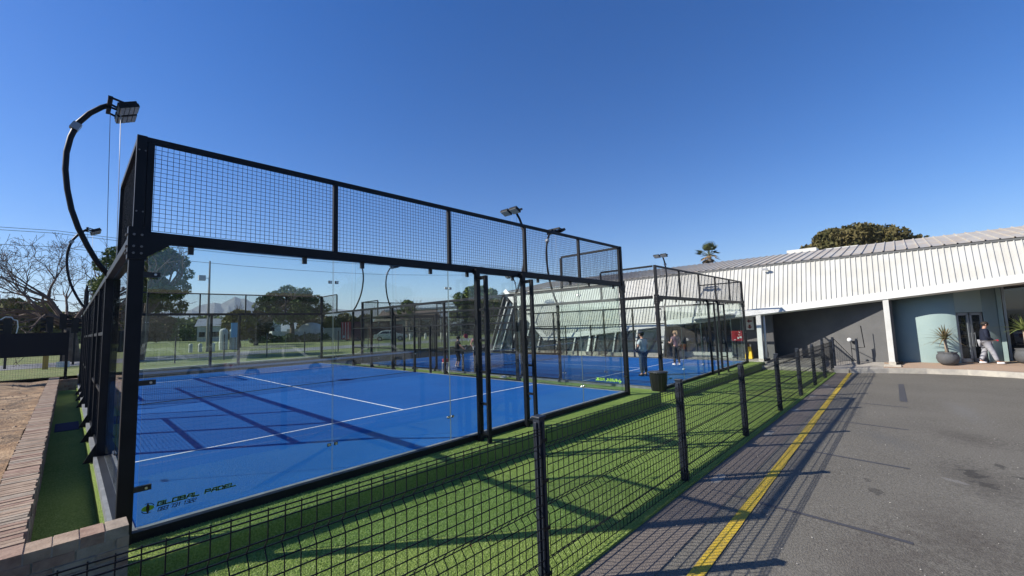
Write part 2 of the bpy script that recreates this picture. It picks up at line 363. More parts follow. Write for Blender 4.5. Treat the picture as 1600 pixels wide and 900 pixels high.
# mountains
mb = MB()
def ridge(pts, d0, zb=-1):
    n = len(pts)
    for k, (sc, dz) in enumerate(((1.0, 1.0), )):
        vs = []; rows = 6
        for j in range(rows+1):
            fr = j/rows
            for i, (x, y, z) in enumerate(pts):
                zz = z*(1-fr)**1.2*(1+.16*math.sin(i*2.3+j*1.7)*(0 < j < rows)) if j else z
                vs.append((x*(1-.12*fr), y*(1-.12*fr), max(zb, zz)))
        back = [(x*1.15, y*1.15, zb) for x, y, z in pts]
        fs = [(j*n+i, j*n+i+1, (j+1)*n+i+1, (j+1)*n+i) for j in range(rows) for i in range(n-1)]
        b0 = len(vs); vs += back; fs += [(i+1, i, b0+i, b0+i+1) for i in range(n-1)]
        mb.add(vs, fs)
prof = [(-12, 60), (-8, 80), (-4, 95), (0, 110), (3, 118), (5.5, 128), (7.2, 140), (8.4, 137), (9.2, 150), (9.8, 168), (10.4, 178), (11.2, 190), (11.8, 186), (12.5, 206), (13.1, 222), (13.6, 210), (14.1, 214), (14.7, 196), (15.3, 190), (15.9, 160), (16.8, 150), (17.6, 158), (18.5, 166), (19.2, 175), (20, 158), (21, 150), (22.5, 140), (24, 148), (26, 138), (28, 142), (30, 150), (32, 146), (34, 150), (36, 135), (39, 110), (43, 80), (48, 50)]
ridge([(3000*math.sin(R(a)), 3000*math.cos(R(a)), z+4*math.sin(i*5.1)) for i, (a, z) in enumerate(prof)], 3000)
tag(mb.build('mountains', mat('mountain rock', (.10, .115, .10), .95, var=(.17, .16, .14), scale=.01)), kind='structure')

# ================================================================== PADEL COURTS
def court_floor():
    mb = MB(); mb.box(0, 0, -.5, 10, 20, 0)
    mb.m = 1; L = .05
    def ln(x0, y0, x1, y1): mb.quad((x0, y0, .004), (x1, y0, .004), (x1, y1, .004), (x0, y1, .004))
    ln(0.06, 3.05-L/2, 9.94, 3.05+L/2); ln(.06, 16.95-L/2, 9.94, 16.95+L/2); ln(5-L/2, 3.05+L/2, 5+L/2, 16.95-L/2)
    mb.m = 2
    for x0, y0, x1, y1 in ((-.13, -.02, .05, 20.02), (9.95, -.02, 10.06, 20.02)): mb.box(x0, y0, -.5, x1, y1, .012)
    for x0, y0, x1, y1 in ((.05, -.02, 9.95, .05), (.05, 19.95, 9.95, 20.02)): mb.box(x0, y0, -.5, x1, y1, .013)
    o = mb.build('court_floor', [BLUE, LINE, CONC]); return tag(o, kind='structure')

def mesh_wires(mb, P, ux, uy, w_, h_, cell=.05, t=.004):
    """welded wire mesh in the rectangle P + a*ux + b*uy"""
    P = Vector(P); ux = Vector(ux); uy = Vector(uy); n = ux.cross(uy)
    nx = int(round(w_/cell)); ny = int(round(h_/cell))
    for i in range(nx+1):
        a = P+ux*(w_*i/nx); mb.bar(a, a+uy*h_, t, t, n)
    for j in range(ny+1):
        a = P+uy*(h_*j/ny)+n*t*.9; mb.bar(a, a+ux*w_, t, t, n)

# stroke letters (square display face) on a 1 x 1 cell
GLY = {'G': [[(1, .82), (1, 1), (0, 1), (0, 0), (1, 0), (1, .5), (.5, .5)]], 'L': [[(0, 1), (0, 0), (1, 0)]], 'O': [[(0, 0), (0, 1), (1, 1), (1, 0), (0, 0)]],
       'B': [[(0, 0), (0, 1), (.9, 1), (.9, .55), (0, .55)], [(.9, .55), (1, .45), (1, 0), (0, 0)]], 'A': [[(0, 0), (.12, .6), (.3, 1), (1, 1), (1, 0)], [(.1, .4), (1, .4)]],
       'P': [[(0, 0), (0, 1), (1, 1), (1, .42), (0, .42)]], 'D': [[(0, 0), (0, 1), (.75, 1), (1, .75), (1, .0), (0, 0)]], 'E': [[(1, 1), (0, 1), (0, 0), (1, 0)], [(0, .5), (.9, .5)]],
       '0': [[(0, 0), (0, 1), (1, 1), (1, 0), (0, 0)]], '8': [[(0, 0), (0, 1), (1, 1), (1, 0), (0, 0)], [(0, .5), (1, .5)]], '3': [[(0, 1), (1, 1), (1, 0), (0, 0)], [(.2, .5), (1, .5)]],
       '7': [[(0, 1), (1, 1), (.6, 0)]], '5': [[(1, 1), (0, 1), (0, .5), (1, .5), (1, 0), (0, 0)]], '1': [[(.3, .8), (.6, 1), (.6, 0)]], '2': [[(0, 1), (1, 1), (1, .5), (0, .5), (0, 0), (1, 0)]],
       'M': [[(0, 0), (0, 1), (.5, .4), (1, 1), (1, 0)]], ' ': []}
def write(mb, txt, org, ux, uz, cw, ch, gap, th, slant=0.0, dep=.002):
    org = Vector(org); ux = Vector(ux); uz = Vector(uz); n = ux.cross(uz); x = 0
    for c in txt:
        k = .55 if c == ' ' else 1
        for st in GLY[c]:
            for (a, b), (c2, d) in zip(st[:-1], st[1:]):
                p = org+ux*(x+a*cw+b*ch*slant)+uz*(b*ch); q = org+ux*(x+c2*cw+d*ch*slant)+uz*(d*ch)
                e = (q-p).normalized()*th/2; mb.bar(p-e, q+e, th, dep, n)
        x += cw*k+gap
def sticker(parent, org, ux, uz, dark, halo, loud=False):
    """logo ball and lettering stuck on the glass"""
    org = Vector(org); ux = Vector(ux); uz = Vector(uz); n = ux.cross(uz)
    m1, m0 = MB(), MB()
    for (m_, th, dp) in ((m0, .0135, .0015), (m1, .008, .003)):
        write(m_, 'GLOBAL PADEL', org+ux*.125, ux, uz, .044, .034, .0155, th, .18, dp)
    write(m1, '083 731 1322', org+ux*.128-uz*.056, ux, uz, .0195, .033, .0085, .0062, .3)
    if loud: m1 = MB(); write(m1, 'GLOBAL PADEL', org+ux*.125-uz*.012, ux, uz, .044, .062, .0155, .021, .18, .003)
    c = org+ux*.05-uz*.002
    def ell(m_, c, a, b, dp, half=0):
        pts = [c+ux*a*math.cos(k*math.pi/12)+uz*b*math.sin(k*math.pi/12) for k in range(24)]
        m_.prism(pts, n*dp)
    ell(m0, c, .05, .028, .0015); ell(m1, c, .013, .047, .003)
    for s in (-1, 1):
        pts = [c+ux*s*.05*math.cos(a)+uz*.048*math.sin(a)*s for a in [R(d) for d in range(20, 130, 10)]]
        for p, q in zip(pts[:-1], pts[1:]): m1.bar(p, q, .006, .002, n)
    o = m1.build('sticker', dark, parent); m0.build('sticker_outline', halo, o)

STK = mat('black sticker vinyl', (.006, .008, .006), .5); STG = mat('lime sticker vinyl', (.18, .38, .03), .5)
LIME = mat('bright lime vinyl', (.55, .85, .10), .45)
CLIP = mat('black rubber clip', (.01, .01, .01), .5)

def court(label):
    root = thing('padel_court_enclosure', (0, 0, 0), label, 'padel court', 'padel courts side by side')
    def P(name='post'): return MB()
    def part(mb, name, m, p=root, bevel=0): return mb.build(name, m, p, bevel)
    def bolts(gp, pts, nrm):
        n = Vector(nrm)
        for a, sidev in pts:
            a = Vector(a); sv = Vector(sidev)
            for s in (-1, 1):
                c = a+sv*s*.045; mb = MB(); mb.m = 1; mb.bar(c-sv*.024+n*.008, c+sv*.024+n*.008, .006, .04, (0, 0, 1)); mb.m = 0; mb.tube([c-n*.02, c+n*.022], .017, 8)
                mb.build('glass_bracket', [STEEL, CLIP], gp)
    for e, (yb, sg) in enumerate(((0, -1), (20, 1))):
        # end wall glass: five panes with small black hangers and steel brackets at the joints
        for i in range(5):
            mb = MB(); y0 = yb-.006; mb.box(2*i+.006+(.05 if i == 0 else 0), y0, .02, 2*i+1.994-(.05 if i == 4 else 0), y0+.012, 2.93); mb.mi[3] = mb.mi[5] = mb.mi[1] = 1
            g = part(mb, 'glass_pane', [GLS, GEDGE])
            if i < 4:
                bolts(g, [((2*i+2, yb, z), (1, 0, 0)) for z in (.40, 2.58)], (0, sg, 0))
            for xx in (2*i+.4, 2*i+1.6): MB().box(xx-.025, yb+sg*.045-.02, 2.80, xx+.025, yb+sg*.045+.02, 2.9).build('hanger_clip', CLIP, g)
            if e == 0 and i == 0:
                sticker(g, (.085, -.009, .19), (1, 0, 0), (0, 0, 1), STK, STG)
        # rails
        o0 = yb+sg*.05
        part(MB().box(-.02, min(o0-.05, o0+.05), 2.885, 10.02, max(o0-.05, o0+.05), 3.0), 'top_rail', BLK, bevel=.006)
        part(MB().box(.0, o0-.045, -.13, 10, o0+.045, .012), 'bottom_rail', BLK)
        # upper mesh frame, five panels with uprights
        for i in range(5):
            mb = MB(); mesh_wires(mb, (2*i+.02, yb+sg*.045, 3.02), (1, 0, 0), (0, 0, 1), 1.96, .93)
            part(mb, 'mesh_panel', WIRE)
        for i in range(6):
            x = min(max(2*i, .03), 9.97)
            part(MB().box(x-.03, o0-.03, 3.0, x+.03, o0+.03, 3.955), 'mesh_upright', BLK, bevel=.004)
        part(MB().box(-.02, o0-.03, 3.955, 10.02, o0+.03, 4.01), 'mesh_top_bar', BLK)
        # stiffening frames on the outside of the wall
        for x in (4.53, 5.77):
            mb = MB(); ya = yb+sg*.13
            mb.box(x-.045, min(ya, ya+sg*.07), -.085, x+.045, max(ya, ya+sg*.07), 2.94); yo = yb+sg*.36
            mb.box(x-.03, min(yo, yo+sg*.06), -.085, x+.03, max(yo, yo+sg*.06), 2.80)
            fr = part(mb, 'support_frame', BLK)
            for z in (2.77, 2.2, 1.66, 1.11, .56, 0.06):
                r = MB(); r.bar((x, ya, z), (x, yo+sg*.03, z), .04 if z < 2.7 else .06, .04 if z < 2.7 else .06); r.build('rung', BLK, fr)
            r = MB(); r.box(x-.045, min(yb+sg*.1, ya), 2.85, x+.045, max(yb+sg*.1, ya+sg*.07), 2.945); r.build('bracket', BLK, fr)
    # corner posts: lower stout post, upper twin post, gusset plates with bolts
    for x, sx in ((0, -1), (10, 1)):
        for yb, sg in ((0, -1), (20, 1)):
            mb = MB(); xc = x+sx*.045; yc = yb+sg*.06
            mb.box(xc-.06, yc-.05, -.13, xc+.06, yc+.05, 2.99)
            cp = part(mb, 'corner_post', BLK, bevel=.006)
            MB().box(xc-.04, yc-.035, 2.99, xc+.04, yc+.035, 4.01).build('post_extension', BLK, cp)
            mb = MB(); mb.prism([(x-sx*.02, yc+sg*.052, 2.89), (x-sx*.24, yc+sg*.052, 2.89), (x-sx*.02, yc+sg*.052, 2.72)], (0, sg*.008, 0))
            mb.box(xc-.075, yc-.062, 2.7, xc+.075, yc+.062, 3.03)
            mb.build('gusset_plate', BLK, cp); MB().box(xc-.1, yc-.09, -.125, xc+.1, yc+.09, -.113).build('base_plate', BLK, cp)
            for z in (2.76, 2.83, 2.95):
                for dx in (-.03, .03):
                    MB().tube([(xc+dx, yc+sg*.06, z), (xc+dx, yc+sg*.078, z)], .011, 8).build('bolt', BOLT, cp)
                    MB().tube([(xc+sx*.073, yc+dx, z), (xc+sx*.09, yc+dx, z)], .011, 8).build('bolt', BOLT, cp)
            for dz in (3.2, 3.85):
                for dx in (-.02, .03): MB().tube([(xc+dx, yc+sg*.033, dz), (xc+dx, yc+sg*.044, dz)], .008, 8).build('bolt', BOLT, cp)
            for z in (.42, 1.45, 2.55):
                mb = MB(); mb.box(min(xc-sx*.05, xc-sx*.19), yc-.02+sg*.03, z-.025, max(xc-sx*.05, xc-sx*.19), yc+.02+sg*.03, z+.025); mb.m = 1; mb.tube([(xc-sx*.15, yc+sg*.045, z), (xc-sx*.15, yc+sg*.062, z)], .012, 8)
                mb.build('glass_clamp', [CLIP, STEEL], cp)
    for x, sx in ((0, -1), (10, 1)):
        xo = x+sx*.05
        # side glass, two panes at each end
        for k, y0 in enumerate((0, 2, 16, 18)):
            mb = MB().box(x-.006, y0+.006+(.05 if k == 0 else 0), .02, x+.006, y0+1.994-(.05 if k == 3 else 0), 2.93); mb.mi[2] = mb.mi[4] = mb.mi[1] = 1; g = part(mb, 'glass_pane', [GLS, GEDGE])
            if k in (0, 2): bolts(g, [((x, y0+2, z), (0, 1, 0)) for z in (.40, 2.58)], (sx, 0, 0))
            if k == 0 and sx > 0: sticker(g, (10.009, .09, .265), (0, 1, 0), (0, 0, 1), LIME, LIME, True)
        part(MB().box(xo-.04, .08, 2.90, xo+.04, 19.92, 3.0), 'top_rail', BLK, bevel=.005)
        for y0, y1 in ((0, 4), (16, 20)):
            part(MB().box(xo-.04, y0+.02, -.1, xo+.04, y1-.02, .016), 'bottom_rail', BLK)
        # upper mesh returns at the four corners
        for y0, yf in ((0, 2), (18, 18)):
            mb = MB(); mesh_wires(mb, (x+sx*.045, y0+.03, 3.02), (0, 1, 0), (0, 0, 1), 1.94, .93); part(mb, 'mesh_panel', WIRE)
            part(MB().box(xo-.03, yf-.03, 3.0, xo+.03, yf+.03, 3.955), 'mesh_upright', BLK)
            part(MB().box(xo-.03, y0+.02, 3.955, xo+.03, y0+1.98+(.05 if y0 else 0), 4.01), 'mesh_top_bar', BLK)
        # side posts
        for y in (4, 6, 8, 12, 14, 16):
            p = part(MB().box(xo-.05, y-.04, -.1, xo+.05, y+.04, 2.9), 'post', BLK, bevel=.005)
            m_ = MB(); m_.prism([(xo+sx*.05, y-.01, .22), (xo+sx*.2, y-.01, -.08), (xo+sx*.05, y-.01, -.08)], (0, .02, 0)); m_.box(xo-.09, y-.07, -.1, xo+.12*sx+.05, y+.07, -.085); m_.build('foot_bracket', BLK, p)
        for y in (9, 11):
            part(MB().box(xo-.04, y-.03, -.1, xo+.04, y+.03, 2.0), 'post', BLK)
        # wire mesh side panels with rails at one and two metres
        for y0, y1, z0, z1 in ((4, 6, .05, 2.9), (6, 8, .05, 2.9), (8, 9, .05, 2.0), (11, 12, .05, 2.0), (12, 14, .05, 2.9), (14, 16, .05, 2.9), (8, 12, 2.05, 2.9)):
            mb = MB(); mesh_wires(mb, (xo, y0+.04, z0), (0, 1, 0), (0, 0, 1), y1-y0-.08, z1-z0, cell=.05); part(mb, 'side_mesh_panel', WIRE)
        part(MB().box(xo-.03, 4.04, 1.96, xo+.03, 15.96, 2.02), 'middle_rail', BLK)
        for y0, y1 in ((4, 8), (12, 16)):
            part(MB().box(xo-.025, y0+.04, .97, xo+.025, y1-.04, 1.02), 'lower_rail', BLK)
            part(MB().box(xo-.025, y0+.04, -.0, xo+.025, y1-.04, .05), 'lower_rail', BLK)
    return root

def net():
    root = thing('court_net', (5, 10, 0), 'x', 'net', 'nets across the courts')
    for x in (.06, 9.94):
        p = MB().box(x-.04, 9.96, 0, x+.04, 10.04, .95).build('net_post', BLK, root)
        MB().tube([(x, 9.95, .8), (x, 9.93, .8)], .03, 10).build('winder', STEEL, p)
    mb = MB(); n = 210
    def zt(x): return .92-.04*(1-((x-5)/5)**2)
    for i in range(n+1):
        x = .1+9.8*i/n; mb.bar((x, 10, .03), (x, 10, zt(x)-.05), .003, .003)
    for j in range(19):
        pts = [.1+9.8*k/8 for k in range(9)]
        for a, b in zip(pts[:-1], pts[1:]):
            za, zb = .03+(zt(a)-.08)*j/18, .03+(zt(b)-.08)*j/18; mb.bar((a, 10, za), (b, 10, zb), .003, .003)
    mb.build('net_mesh', mat('black net cord', (.01, .012, .014), .9), root)
    mb = MB()
    for k in range(16):
        a = .1+9.8*k/16; b = .1+9.8*(k+1)/16; mb.bar((a, 10, zt(a)-.025), (b, 10, zt(b)-.025), .016, .06)
    mb.build('net_tape', mat('grey white net tape', (.33, .35, .37), .8), root)
    MB().bar((.1, 10, .03), (9.9, 10, .03), .02, .02).build('bottom_cord', BLK, root)
    return root

fl = court_floor(); c1 = court('nearest black steel and glass padel court, its sticker corner beside the low brick wall'); n1 = net()
n1['label'] = 'black net with grey tape across the nearest blue court'
OFF = Vector((12.78, .21, -.27))
f2 = copy_tree(fl); f2.location += OFF
c2 = copy_tree(c1); c2.location += OFF
for o in [q for q in C.objects if q.parent and q.parent.parent == c2 and q.name.startswith('sticker') and q.data.materials[0] == LIME]:
    for k_ in kids(o): bpy.data.objects.remove(k_)
    bpy.data.objects.remove(o)
if True: c2['label'] = 'farther padel court enclosure, next to the white ribbed building, with two players on it'
n2 = copy_tree(n1); n2.location += OFF; n2['label'] = 'net across the farther blue court next to the white building'

# ------------------------------------------------------------------ floodlights on curved poles
LED = mat('led lens strip', (.42, .42, .40), .25, var=(.3, .3, .3), scale=30)
def flood():
    """pole curves out to -x from a side rail at z=3 and leans back over the court (+x)"""
    root = thing('floodlight_pole', (0, 0, 0), 'x', 'floodlight', 'curved floodlight poles on the courts')
    pr = [(-.06, 2.96), (-.2, 3.16), (-.33, 3.43), (-.45, 3.72), (-.54, 4.02), (-.60, 4.34), (-.635, 4.66), (-.635, 4.95), (-.60, 5.22), (-.53, 5.48), (-.40, 5.70), (-.26, 5.86), (-.17, 5.93)]
    mb = MB(); mb.smooth = True; mb.tube([(x, 0, z) for x, z in pr], .04, 10); mb.build('curved_pole', BLK, root)
    mb = MB(); mb.obox((-.55, 0, 5.42), .11, .11, .12, M=Matrix.Rotation(R(25), 3, 'Y')); mb.build('joint_sleeve', mat('pale cable joint', (.22, .23, .24), .3, .5), root)
    mb = MB(); mb.box(-.2, -.34, 5.9, -.14, .34, 5.96); mb.build('crossbar', BLK, root)
    for s in (-1, 1):
        M = Matrix.Rotation(R(-26), 3, 'Y'); c = Vector((.06, s*.205, 5.86))
        mb = MB(); mb.obox(c, .28, .34, .05, M=M)
        for k in range(11): mb.obox(c+M @ Vector((0, -.16+.032*k, .045)), .26, .007, .05, M=M)
        hd = mb.build('lamp_housing', BLK, root)
        mb = MB()
        for k in range(4): mb.obox(c+M @ Vector((-.099+.066*k, 0, -.03)), .054, .30, .014, M=M)
        mb.build('led_strip', LED, hd)
        mb = MB()
        for t_ in (-.14, .14): MB().bar((-.165, s*.205+t_, 5.93), c+M @ Vector((.0, t_*1.28, .01)), .012, .035).build('yoke', BLK, hd)
    mb = MB(); mb.smooth = True; mb.tube([(-.02, .0, 5.85), (-.005, -.02, 4.9), (.02, -.05, 3.02)], .005, 4)
    mb.build('cable', mat('pale grey cable', (.45, .46, .48), .5), root)
    MB().tube([(-.15, .1, 5.9), (-.12, .1, 4.4), (-.09, .08, 3.02)], .004, 4).build('cable', BLK, root)
    return root
F = flood()
lab = {(0, 0, 0): 'nearest curved floodlight pole, bowing out above the brick wall left of the first court', (0, 0, 1): 'smaller curved floodlight pole at the far left, in front of the bare tree',
       (0, 1, 0): 'floodlight whose two lamp heads rise just above the middle of the near mesh', (0, 1, 1): 'far curved floodlight pole bowing right, above the red lorry',
       (1, 0, 0): 'floodlight pole between the courts with its heads at the right part of the near mesh', (1, 0, 1): 'far floodlight pole bowing left, near the small distant tree',
       (1, 1, 0): 'floodlight in front of the ribbed white facade, left of the palm', (1, 1, 1): 'farthest floodlight, small, at the left end of the white building'}
first = True
for (c, side, far), lb in lab.items():
    o = F if first else copy_tree(F); first = False
    o.location = (10*side, 4+12*far, 0)
    if c: o.location += OFF
    if side: o.rotation_euler = (0, 0, math.pi)
    o['label'] = lb

# ================================================================== LOW PERIMETER FENCE (bent wire panels)
posts = [-3.8, -.66, 2.46, 5.67, 8.83, 12.0, 14.9, 17.7, 20.25, 22.75]
def fence_post(x, y, h, lb, z=None):
    z = gz(x) if z is None else z
    mb = MB(); mb.box(x-.038, y-.038, z-.1, x+.038, y+.038, z+h); 
    for s in (-1, 1): mb.box(x-.014, y+s*.046-.009, z, x+.014, y+s*.046+.009, z+h-.03); mb.box(x+s*.046-.009, y-.014, z, x+s*.046+.009, y+.014, z+h-.03)
    r = thing('fence_post', (x, y, z), lb, 'fence post', 'posts of the low wire fence')
    mb.build('post', FENCE, r, .003)
    MB().box(x-.05, y-.05, z+h, x+.05, y+.05, z+h+.022).build('cap', FENCE, r, .006)
    for zz in (.12, .5, .9, 1.25): MB().bar((x-.044, y-.052, z+zz), (x+.044, y-.052, z+zz), .008, .03).build('clamp', BLK, r)
names = {0: 'fence post nearest the camera, its bare metal top in front of the court', 1: 'second nearest fence post, beside the cement spill on the tar', 2: 'third fence post along the tar', 3: 'fourth fence post along the tar, below the yellow floor sign',
         4: 'fifth fence post along the tar, in front of the grey wall', 5: 'sixth fence post along the tar, in front of the leaning column shadow', 6: 'seventh fence post along the tar', 7: 'eighth fence post, where the low fence meets the paving'}
YF = -3.24
for i, x in enumerate(posts[2:]): fence_post(x, YF, 1.44, names[i])
def fence_panel(x0, x1, lb, y=YF):
    r = thing('wire_fence', ((x0+x1)/2, y, gz((x0+x1)/2)), lb, 'wire fence', 'bent wire panels of the low fence')
    mb = MB(); sp = .079; n = int((x1-x0)/sp); H = 1.37; yp = y-.05
    prof = [(H, 0), (H-.15, 0), (H-.205, .05), (H-.26, 0), (.72, 0), (.665, .05), (.61, 0), (.26, 0), (.205, .05), (.15, 0), (.04, 0)]
    for i in range(n+1):
        x = x0+(x1-x0)*i/n; z = gz(x)
        for (za, da), (zb, db) in zip(prof[:-1], prof[1:]): mb.bar((x, yp+da, z+za), (x, yp+db, z+zb), .0052, .0052, (1, 0, 0))
    hz = [(H-.008, 0), (H-.035, 0), (H-.062, 0), (H-.15, 0), (H-.205, .05), (H-.26, 0)]+[(H-.26-.0785*k, 0) for k in range(1, 5)]+[(.72, 0), (.665, .05), (.61, 0), (.52, 0), (.43, 0), (.345, 0), (.26, 0), (.205, .05), (.15, 0), (.06, 0)]
    for z, d in hz:
        for s_ in (0, ): mb.bar((x0, yp+d-.005, gz(x0)+z), (x1, yp+d-.005, gz(x1)+z), .0062, .0062)
    return mb.build('wire_panel', WIRE, r)
pl = ['nearest wire fence panel, crossing in front of the brick wall corner', 'wire fence panel right of the nearest post, with its shadow on the yellow line']
for i in range(1, 9):
    j = i-1
    lb = {0: 'nearest wire fence panel, from the brick wall corner to the nearest post', 1: 'wire fence panel between the nearest and second posts', 2: 'wire fence panel between the second and third posts', 3: 'wire fence panel between the third and fourth posts',
          4: 'wire fence panel between the fourth and fifth posts', 5: 'wire fence panel between the fifth and sixth posts', 6: 'wire fence panel between the sixth and seventh posts', 7: 'wire fence panel at the paving end of the low fence'}[j]
    fence_panel(posts[i]+.04 if i > 1 else posts[1]+.1, posts[i+1]-.04, lb)
# taller end posts with a raking brace
for x, y, h, lb in ((24.0, -3.2, 1.3, 'tall charcoal end post of the fence, beside the raking stay'), (24.6, -4.02, 1.2, 'stout black gate post standing on the kerbed paving')):
    fence_post(x, y, h, lb, -.46)
r = thing('raking_stay', (24.2, -3.5, -.46), 'thin raking stay sloping down between the two posts at the end of the fence', 'stay')
mb = MB(); mb.bar((24.0, -3.25, .78), (24.5, -3.95, -.28), .02, .02); mb.build('stay', BLK, r)
mb = MB()
for k in range(9): t_ = k/9; mb.bar((24.0+.5*t_, -3.25-.7*t_, .78-1.05*t_), (24.0+.5*t_, -3.25-.7*t_, -.45), .006, .006)
mb.build('wire', BLK, r)
r = thing('antenna_rod', (24.8, -4.25, -.46), 'thin black upright rod bent at its foot beside the gate post', 'rod')
mb = MB(); mb.tube([(24.6, -4.07, .35), (24.8, -4.28, .35), (24.75, -4.22, 1.35)], .018, 6); mb.build('rod', BLK, r)
r = thing('access_reader', (25.6, -3.7, -.46), 'small white headed reader on a thin stand with a dark floor plate', 'card reader')
mb = MB(); mb.box(25.3, -4.15, -.46, 25.9, -3.2, -.33); mb.build('floor_plate', GREYW, r)
mb = MB(); mb.tube([(25.6, -3.75, -.35), (25.6, -3.75, .55)], .03, 8); mb.bar((25.6, -3.75, .25), (24.7, -4.05, .27), .02, .02); mb.build('stand', BLK, r)
mb = MB(); mb.ball((25.6, -3.7, .66), .1); mb.build('reader_head', mat('white plastic', (.8, .8, .78), .4), r); mb = MB(); mb.obox((25.5, -3.88, .56), .12, .16, .12, .3); mb.build('bracket', BLK, r)

# ================================================================== BRICK PLANTER WALL (left) AND REAR RETAINING WALL
BRK = [mat('buff brick', (.27, .185, .125), .9, var=(.37, .27, .19), scale=7, bump=.6, bscale=45, bdist=.01), mat('red brick', (.22, .13, .09), .9, var=(.32, .21, .15), scale=9, bump=.6, bscale=45, bdist=.01),
       mat('grey brick', (.24, .19, .14), .9, var=(.34, .27, .20), scale=8, bump=.6, bscale=45, bdist=.01), mat('brick mortar', (.36, .31, .26), .95, var=(.27, .23, .19), scale=12, bump=.5, bscale=60)]
def brick_run(mb, a, b, z0, z1, th, L=.285, H=.12, cap=True, gap=.012):
    """wall from a to b (xy), width th to the left of a->b, laid brick by brick"""
    a = Vector((*a, 0)); b = Vector((*b, 0)); d = (b-a); ln = d.length; d.normalize(); n = Vector((-d.y, d.x, 0))
    def blk(s0, s1, zz0, zz1, w0, w1, mi):
        mb.m = mi; mb.prism([a+d*s0+n*w0+Vector((0,0,zz0)), a+d*s1+n*w0+Vector((0,0,zz0)), a+d*s1+n*w1+Vector((0,0,zz0)), a+d*s0+n*w1+Vector((0,0,zz0))], (0, 0, zz1-zz0))
    blk(.006, ln-.006, z0, z1-H-.01, .008, th-.008, 3)
    rows = int((z1-z0)/H)+1
    for k in range(1 if cap else 0, rows):
        zt = z1-k*H; s = -L/2*(k % 2)
        while s < ln:
            s0 = max(s, 0); s1 = min(s+L-gap, ln)
            if s1-s0 > .03:
                j = random.uniform(-.003, .003); blk(s0, s1, zt-H+gap, zt, -.002+j, th+.002+j, random.choice((0, 1, 1, 2)))
            s += L
    return blk, ln
lw = thing('brick_wall', (-.86, 10, -.3), 'low brick wall with a rough brick-on-edge top along the left side of the court', 'wall')
mb = MB(); blk, ln = brick_run(mb, (-.68, -.42), (-.68, 21.0), -.5, .30, .26)
mb.build('wall_body', BRK, lw)
mb = MB(); s = 0.0
a = Vector((-.68, -.42, 0))
mb.m = 3; mb.box(-.935, -.42, .17, -.685, 20.98, .282)
while s < 21.4:
    wd = random.uniform(.072, .088) if s > .0 else .08; y = -.42+s; mb.m = random.choice((0, 0, 0, 2, 1)); j = random.uniform(-.012, .012); zt = .30+random.uniform(-.004, .004)
    mb.add([(-.955+j, y, .18), (-.665+j, y, .18), (-.665+j, y+wd, .18), (-.955+j, y+wd, .18), (-.955+j, y+.004, zt), (-.665+j, y+.004, zt), (-.665+j, y+wd-.004, zt), (-.955+j, y+wd-.004, zt)],
           [(3,2,1,0),(4,5,6,7),(0,1,5,4),(1,2,6,5),(2,3,7,6),(3,0,4,7)]); s += wd+random.uniform(.008, .014)
mb.build('brick_coping', BRK, lw)
fw = MB(); brick_run(fw, (-2.6, -.70), (-.055, -.70), -.75, .298, .25, L=.235, H=.086, cap=True)
H = .085; s = -2.6
while s < -.06:
    e = min(s+.14, -.055); fw.m = random.choice((0, 0, 1, 2))
    if e-s > .05: fw.box(s, -.70, .298-H, e, -.452, .298+random.uniform(-.003, .003))
    s += .15
fw.m = 3; fw.box(-2.6, -.697, .2, -.06, -.455, .29)
fw.build('end_wall', BRK, lw)
mb = MB(); mb.m = 1; brick_run(mb, (-.95, 21.2), (-.12, 21.2), -.5, .28, .22); mb.build('return_wall', BRK, lw)
rw = MB(); rw.box(-.1, 22.0, -1.2, 34, 22.22, .22); rw.m = 1; rw.box(-.12, 21.97, .22, 34, 22.25, .30)
tag(rw.build('retaining_wall', [mat('brown brick retaining wall', (.10, .075, .055), .9, var=(.14, .105, .08), scale=7, bump=.6, bscale=20), KERB]), 'long brown retaining wall with a pale coping behind both courts', 'wall')
tag(MB().box(-.62, 9.3, gz(0)+.03, -.2, 10.7, gz(0)+.05).build('turf_offcut', mat('shade darkened blue turf', (.006, .012, .07), .95)), 'blue turf offcut lying in the shade between brick wall and court', 'mat')  # turf blue darkened to navy, the strip's shade put into the colour

# ================================================================== WHITE RIBBED BUILDING
bd = thing('ribbed_building', (27, 3, -.46), 'long low building with a leaning white ribbed front and grey ribbed roof', 'building')
ph = R(65); XE, ZE = 25.7, 4.78
def zb(y): return 1.985-.0985*y if y < 13.9 else .62+(y-13.9)*(ZE-.62)/(19.75-13.9)
def fp(y, z, off=0):   # point on the leaning plane
    return Vector((XE-(ZE-z)/math.tan(ph)-off*math.sin(ph), y, z+off*math.cos(ph)))
YR = -19.0
mb = MB(); pitch = .2
# ribbed sheet: one folded profile strip per pan
ys = []; y = 19.75
while y > YR: ys += [(y, 0), (y-.150, 0), (y-.157, .04), (y-.186, .04), (y-.192, 0)]; y -= pitch
top = [fp(a, ZE-.02, o) for a, o in ys]; bot = [fp(a, max(zb(a)+.25, .5) if a < 13.9 else min(zb(a)+.1, ZE-.03), o) for a, o in ys]
n = len(ys); mb.add(top+bot, [(i, i+1, n+i+1, n+i) for i in range(n-1)]); mb.build('ribbed_front', WHT, bd)
mb = MB()
tp2 = [fp(a, ZE-.02, -.12) for a, o in ys]; bt2 = [fp(a, zb(a)+.2 if a < 13.9 else min(zb(a)+.1, ZE-.03), -.12) for a, o in ys]
mb.add(tp2+bt2, [(i, n+i, n+i+1, i+1) for i in range(n-1)]); mb.build('front_lining', GREYW, bd)
mb = MB(); N_ = Vector((-math.sin(ph), 0, math.cos(ph)))
